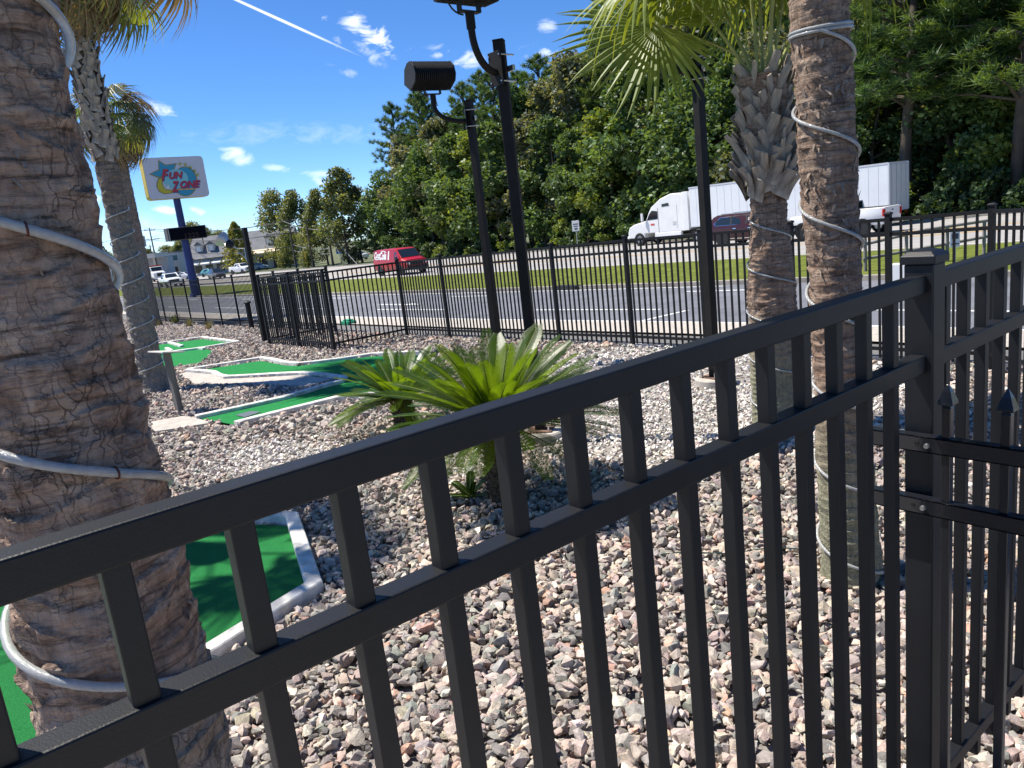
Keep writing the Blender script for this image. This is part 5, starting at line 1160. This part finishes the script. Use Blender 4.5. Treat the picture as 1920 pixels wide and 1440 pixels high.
# ------------------------------------------------------------------ trees
def leafq(C, size, rg, up_bias=.35, col=None):
    n = len(C); nrm = rg.normal(size=(n, 3)); nrm[:, 2] += up_bias*2; nrm /= np.linalg.norm(nrm, axis=1)[:, None]
    t = rg.normal(size=(n, 3)); t -= nrm*(t*nrm).sum(1)[:, None]; t /= np.linalg.norm(t, axis=1)[:, None]; b = np.cross(nrm, t); s = (size*rg.uniform(.6, 1.3, n))[:, None]
    V = np.stack([C-t*s*.5, C+b*s*.36+t*s*.08, C+t*s*.62, C-b*s*.36+t*s*.08], 1).reshape(-1, 3); F = np.arange(4*n).reshape(-1, 4); return V, F
LEAF = mat('tree_leaf', (1.75,1.65,1.75), .5, spec=.4, attr='Col', transl=.34, var=.2, vscale=.3)
NEED = mat('pine_needle', (1.55,1.45,1.4), .5, spec=.35, attr='Col', transl=.30, var=.2, vscale=.3)
TRNK = mat('tree_bark', (.085,.068,.052), .95, var=.4, vscale=3, bump=.6, bscale=12, stretch=(1,1,.2))
def limb_mesh(H, tips, r0, seed):
    rg = random.Random(seed); b = MB(); tp = .8*H
    b.tube([(rg.uniform(-.15,.15)*k, rg.uniform(-.15,.15)*k, tp*k/5-.3*(k == 0)) for k in range(6)], [r0*(1-.15*k) for k in range(6)], 8)
    for t in tips:
        z0 = max(.2*H, min(t[2]-.9, tp)); p = Vector((0,0,z0)); q = Vector(t); b.tube([p, p.lerp(q, .5)+Vector((0,0,.2)), q], [r0*.35, r0*.22, r0*.08], 5)
    return b.mesh('trunk', TRNK, smooth=60)
def broadleaf(seed, H, Rr, base=.1, nl=9500, size=.34, pal=((.055,.105,.022),(.085,.135,.030),(.040,.080,.020)), nlobe=26, open_=0.0):
    rg = np.random.default_rng(seed); lob = []
    for i in range(nlobe):
        t = rg.uniform(0, 1)**.85; z = H*(base+(1-base)*t); w = Rr*(math.sin(math.pi*min(1, .16+.84*t)**.9)*.85+.10)
        a = rg.uniform(0, 2*math.pi); r = w*math.sqrt(rg.uniform(.15, 1))*.8; lob.append((math.cos(a)*r, math.sin(a)*r, min(z, H*.95), rg.uniform(.20, .34)*Rr*(1.15-.35*t)))
    lob = np.array(lob); k = rg.choice(nlobe, nl, p=lob[:, 3]**2/(lob[:, 3]**2).sum())
    nsub = 34; sub = rg.normal(size=(nlobe, nsub, 3)); sub /= np.linalg.norm(sub, axis=2)[:, :, None]; sub *= rg.uniform(.72, 1.08, (nlobe, nsub, 1))
    si = rg.integers(0, nsub, nl); C = lob[k, :3]+sub[k, si]*lob[k, 3][:, None]*np.array([1, 1, .82])+rg.normal(size=(nl, 3))*(.085+.035*open_)*lob[k, 3][:, None]*2.0
    C[:, 2] = np.clip(C[:, 2], .25, None)
    V, F = leafq(C, size, rg); pal = np.array(pal)*np.array([1.14, 1.0, 1.15]); sh = rg.normal(1, .10, (nlobe, nsub))[k, si]; c = pal[rg.integers(0, len(pal), nlobe)][k]*.5+pal[rg.integers(0, len(pal), nl)]*.5
    c = c*sh[:, None]*rg.uniform(.75, 1.25, (nl, 1)); 
    return npmesh('crown', V, F, LEAF, np.repeat(c, 4, 0)), limb_mesh(H, lob[rg.choice(nlobe, 12, replace=False), :3], H*.016, seed)
def pine(seed, H, Rr, base=.35, nb=60, pal=((.040,.085,.026),(.055,.105,.032),(.030,.066,.022)), tuft=.46, per=44):
    rg = np.random.default_rng(seed); C, D = [], []; tips = []
    for i in range(nb):
        t = (i+rg.uniform(0, 1))/nb; z = H*(base+(1-base)*t); L = Rr*(1-t**2.6)*rg.uniform(.65, 1.1)+.5; a = i*2.4+rg.uniform(-.4, .4); d = np.array([math.cos(a), math.sin(a), rg.uniform(-.12, .3)+.5*t]); tips.append((d[0]*L*.8, d[1]*L*.8, z+d[2]*L*.8))
        nt = max(4, int(L*2.6))
        for j in range(nt):
            s = .35+.65*(j+rg.uniform(0, 1))/nt; side = rg.normal(0, .13*L*s, 3)*np.array([1, 1, .35]); C.append(np.array([0, 0, z])+d*L*s+side); D.append(d*.4+np.array([0, 0, .5])+side*.5)
    C = np.array(C); D = np.array(D); n = len(C); k = np.repeat(np.arange(n), per); nd = rg.normal(size=(n*per, 3)); nd[:, 2] = nd[:, 2]*.75+.25; nd /= np.linalg.norm(nd, axis=1)[:, None]; nd = nd+D[k]*.35; ln = tuft*rg.uniform(.6, 1.15, n*per)*rg.uniform(.75, 1.25, n)[k]
    sd_ = np.cross(nd, rg.normal(size=nd.shape)); sd_ /= np.linalg.norm(sd_, axis=1)[:, None]; P = C[k]+rg.normal(size=nd.shape)*.09; w = .030
    V = np.stack([P-sd_*w, P+sd_*w, P+nd*ln[:, None]], 1).reshape(-1, 3); F = np.arange(3*n*per).reshape(-1, 3); pal = np.array(pal); c = pal[rg.integers(0, len(pal), n)][k]*rg.uniform(.7, 1.3, (n*per, 1))
    tr = limb_mesh(H*1.2, tips[::2], H*.013, seed)
    return npmesh('crown', V, F, NEED, np.repeat(c, 3, 0)), tr
PAL_MID = ((.042,.090,.026),(.060,.115,.034),(.034,.072,.024)); PAL_GREY = ((.078,.108,.056),(.10,.13,.075),(.055,.085,.040)); PAL_YEL = ((.075,.130,.024),(.060,.112,.024),(.095,.145,.030)); PAL_DK = ((.026,.060,.022),(.038,.078,.026),(.022,.050,.018))
BL = [broadleaf(101, 13, 4.4, .06, pal=PAL_MID), broadleaf(102, 14, 4.8, .05, pal=PAL_GREY), broadleaf(103, 11, 3.8, .05, pal=PAL_YEL), broadleaf(104, 15, 4.6, .05, pal=PAL_DK), broadleaf(105, 12, 4.4, .04, pal=PAL_MID, nlobe=34), broadleaf(106, 14, 4.6, .08, pal=PAL_GREY, nlobe=20)]
BLH = [13, 14, 11, 15, 12, 14]
PN = [pine(201, 20, 3.6, .30, 80), pine(202, 22, 4.0, .34, 84), pine(203, 19, 3.2, .28, 76, pal=((.055,.10,.026),(.075,.125,.032),(.042,.08,.024)))]; PNH = [20, 22, 19]
BLN = ['mid green rounded broadleaf tree', 'greyish green glossy-leaved tree', 'fresh yellow-green tree', 'dark green broadleaf tree', 'mid green many-lobed tree', 'grey-green open-crowned tree']
PNN = ['tall pine with layered needle branches', 'broad tall pine with long boughs', 'slender pine with pale needle tufts']
def landmark(x):
    return 'near the guy wires' if x < -85 else 'past the red van' if x < -66 else 'across from the red van' if x < -50 else 'beside the semi tractor' if x < -38 else 'beside the semi trailer' if x < -24 else 'beyond the pickup' if x < -10 else 'beyond the fence corner'
def rowname(y): return 'at the forest edge' if y < 60 else 'in the second row' if y < 67 else 'in the third row' if y < 75 else 'deep in the forest'
def plant_tree(kind, i, x, y, H, rz, name=None, label=None, group='trees of the roadside forest', sxy=1.0):
    (cm, tm), h0 = (BL[i], BLH[i]) if kind == 'b' else (PN[i], PNH[i])
    t = thing('broadleaf_tree' if kind == 'b' else 'pine_tree', label or '%s %s %s' % (BLN[i] if kind == 'b' else PNN[i], rowname(y), landmark(x)), 'tree', (x, y, zg(x, y)-.05), rz, group); s = H/h0; t.scale = (s*sxy, s*sxy, s)
    ob('trunk', tm, t); ob('crown', cm, t); return t
SIL = ([560,640,690,735,800,850,900,960,1020,1080,1130,1200,1300,1500,1700,2000], [420,330,285,240,212,190,165,152,140,118,80,30,-20,-90,-130,-160])
def sil_height(x, y):
    q = to_px(np.array([x]), np.array([y]), np.array([zg(x, y)])); yt = float(np.interp(q[0][0], *SIL)); b0 = Vector((x, y, zg(x, y))); return zat(b0, 0, yt), q[0][0]
rg = random.Random(21)
x = -104.0; seq = 0
while x < 6:           # forest edge
    y = 57.0+rg.uniform(-1.2, 1.6); H, px = sil_height(x, y); H *= rg.uniform(.52, .80); H = min(H, 17)
    i = rg.choice((0, 0, 1, 2, 4, 5, 3)); plant_tree('b', i, x, y, max(H, 6), rg.uniform(0, 6.28), sxy=1.15); x += rg.uniform(3.4, 5.0)
x = -104.0
while x < 10:          # behind
    y = 63.5+rg.uniform(-1.8, 1.8); H, px = sil_height(x, y)
    if rg.random() < .50: plant_tree('p', rg.randrange(3), x, y, min(H*rg.uniform(.95, 1.12), 31), rg.uniform(0, 6.28))
    else: plant_tree('b', rg.choice((0, 3, 1, 5)), x, y, min(H*rg.uniform(.84, 1.0), 26), rg.uniform(0, 6.28))
    x += rg.uniform(3.6, 5.2)
x = -104.0
while x < 20:          # back row closes the gaps
    y = 71+rg.uniform(-2, 2); H, px = sil_height(x, y)
    if rg.random() < .6: plant_tree('p', rg.randrange(3), x, y, min(H*rg.uniform(.95, 1.08), 34), rg.uniform(0, 6.28), sxy=1.2)
    else: plant_tree('b', 3, x, y, min(H*rg.uniform(.8, .95), 26), rg.uniform(0, 6.28))
    x += rg.uniform(4.2, 6)
x = -80.0
while x < 30:
    y = 79+rg.uniform(-2, 2); H, px = sil_height(x, y); plant_tree('b', rg.choice((0, 3, 4)), x, y, min(H*.86, 24), rg.uniform(0, 6.28), sxy=1.35); x += rg.uniform(5, 7)
# pines leaning out over the verge at the right
for px, Y, H, i in ((1700, 55.5, 23, 1), (1905, 54.8, 22, 2), (1800, 60, 26, 0)):
    q = onY(px, 400, Y); plant_tree('p', i, q.x, q.y, H, px*.01, label=('heavy pine with drooping layered boughs overhanging the verge behind the pickup', 'slim pine with pale tufts overhanging the verge by the fence corner', 'tallest pine of the overhanging trio, set deeper into the woods')[(1700, 1905, 1800).index(px)], group='pines over the right verge', sxy=1.5)
# low shrubs along the verge
SHM = [broadleaf(301, 2.6, 1.8, .02, 1500, .26, PAL_MID, 12), broadleaf(302, 2.2, 2.0, .02, 1500, .26, PAL_DK, 12), broadleaf(303, 3.2, 1.7, .02, 1500, .26, PAL_YEL, 12)]
SHN = ['mid green shrub at the foot of the forest', 'low dark shrub at the foot of the forest', 'taller yellow-green shrub at the foot of the forest']
x = -88.0
while x < 4:
    i = rg.randrange(3); y = 53.6+rg.uniform(-.6, .8); t = thing('shrub', SHN[i]+' '+landmark(x), 'shrub', (x, y, zg(x, y)), rg.uniform(0, 6.28), 'shrubs under the forest edge'); ob('foliage', SHM[i][0], t); ob('stem', SHM[i][1], t); t.scale = (rg.uniform(.8, 1.3),)*3; x += rg.uniform(2.0, 3.6)
# the looser trees at the far end, and the conical tree
TA = [broadleaf(401, 13, 5.2, .10, 6500, .40, ((.085,.12,.035),(.11,.145,.05),(.06,.09,.03)), 30, 1.5), broadleaf(402, 14, 4.4, .12, 6000, .42, ((.06,.095,.03),(.09,.125,.045),(.04,.07,.025)), 26, 1.5)]
def loose(label, px, py, pytop, i, wide=1.0, grp='loose trees beyond the utility poles'):
    b0 = gp(px, py); H = zat(b0, 0, pytop)*.92; t = thing('broadleaf_tree', label, 'tree', b0, px*.7, grp); s = H/(13, 14)[i]; t.scale = (s*wide, s*wide, s); ob('trunk', TA[i][1], t); ob('crown', TA[i][0], t)
loose('loose grey-green tree nearest the grey-roofed building', 532, 501, 350, 0, 1.0); loose('loose tall tree with reddish-green leaves behind the utility poles', 572, 500, 345, 1, 1.0); loose('thin airy tree with sky showing through, between the utility poles and the forest', 616, 498, 343, 1, .9)
loose('dark bushy tree filling the gap under the airy tree', 590, 501, 420, 0, 1.3); loose('dark tree leaning over the guy wires at the forest corner', 655, 496, 300, 1, 1.0); loose('bushy green tree behind the pale blue sedan', 545, 502, 430, 0, 1.2)
def conical():
    rg = np.random.default_rng(77); n = 5200; H = 8.5; t = rg.uniform(0, 1, n)**.75; a = rg.uniform(0, 2*np.pi, n); lob = 1+.25*np.sin(a*5+t*14)+.15*np.sin(a*9-t*22)
    r = (2.7*(1-t)**.75+.12)*np.sqrt(rg.uniform(.45, 1, n))*lob; C = np.stack([np.cos(a)*r, np.sin(a)*r, 1.0+t*(H-1)], 1); V, F = leafq(C, .34, rg); pal = np.array(((.13,.15,.03),(.10,.125,.025),(.16,.165,.05))); c = pal[rg.integers(0, 3, n)]*rg.uniform(.7, 1.3, (n, 1))
    b0 = gp(455, 511); s = zat(b0, 0, 416)/H; o = thing('conical_tree', 'conical yellow-green tree in front of the grey-roofed building', 'tree', b0); o.scale = (s, s, s); ob('crown', npmesh('crown', V, F, LEAF, np.repeat(c, 4, 0)), o); MB().tube([(0,0,-.2), (0,0,4)], [.16, .08], 8).build('trunk', TRNK, o)
conical()
for px, D, H, w, i in ((372, 260, 15, 1.3, 0), (350, 300, 11, 1.5, 1), (395, 240, 12, 1.2, 1), (318, 330, 10, 1.8, 0), (285, 330, 9, 1.6, 1), (335, 360, 10, 2.0, 0), (410, 190, 6.5, 1.1, 0), (365, 330, 13, 1.8, 1), (240, 340, 10, 2, 0), (200, 340, 11, 2, 1), (160, 340, 10, 2, 0), (420, 250, 11, 1.5, 0)):
    q = depth(px, 500, D); t = thing('broadleaf_tree', 'distant hazy green tree on the skyline behind the shops', 'tree', (q.x, q.y, zg(q.x, q.y)), px*.3, 'distant skyline trees'); s = H/13; t.scale = (s*w, s*w, s); ob('trunk', TA[i][1], t); ob('crown', TA[i][0], t)
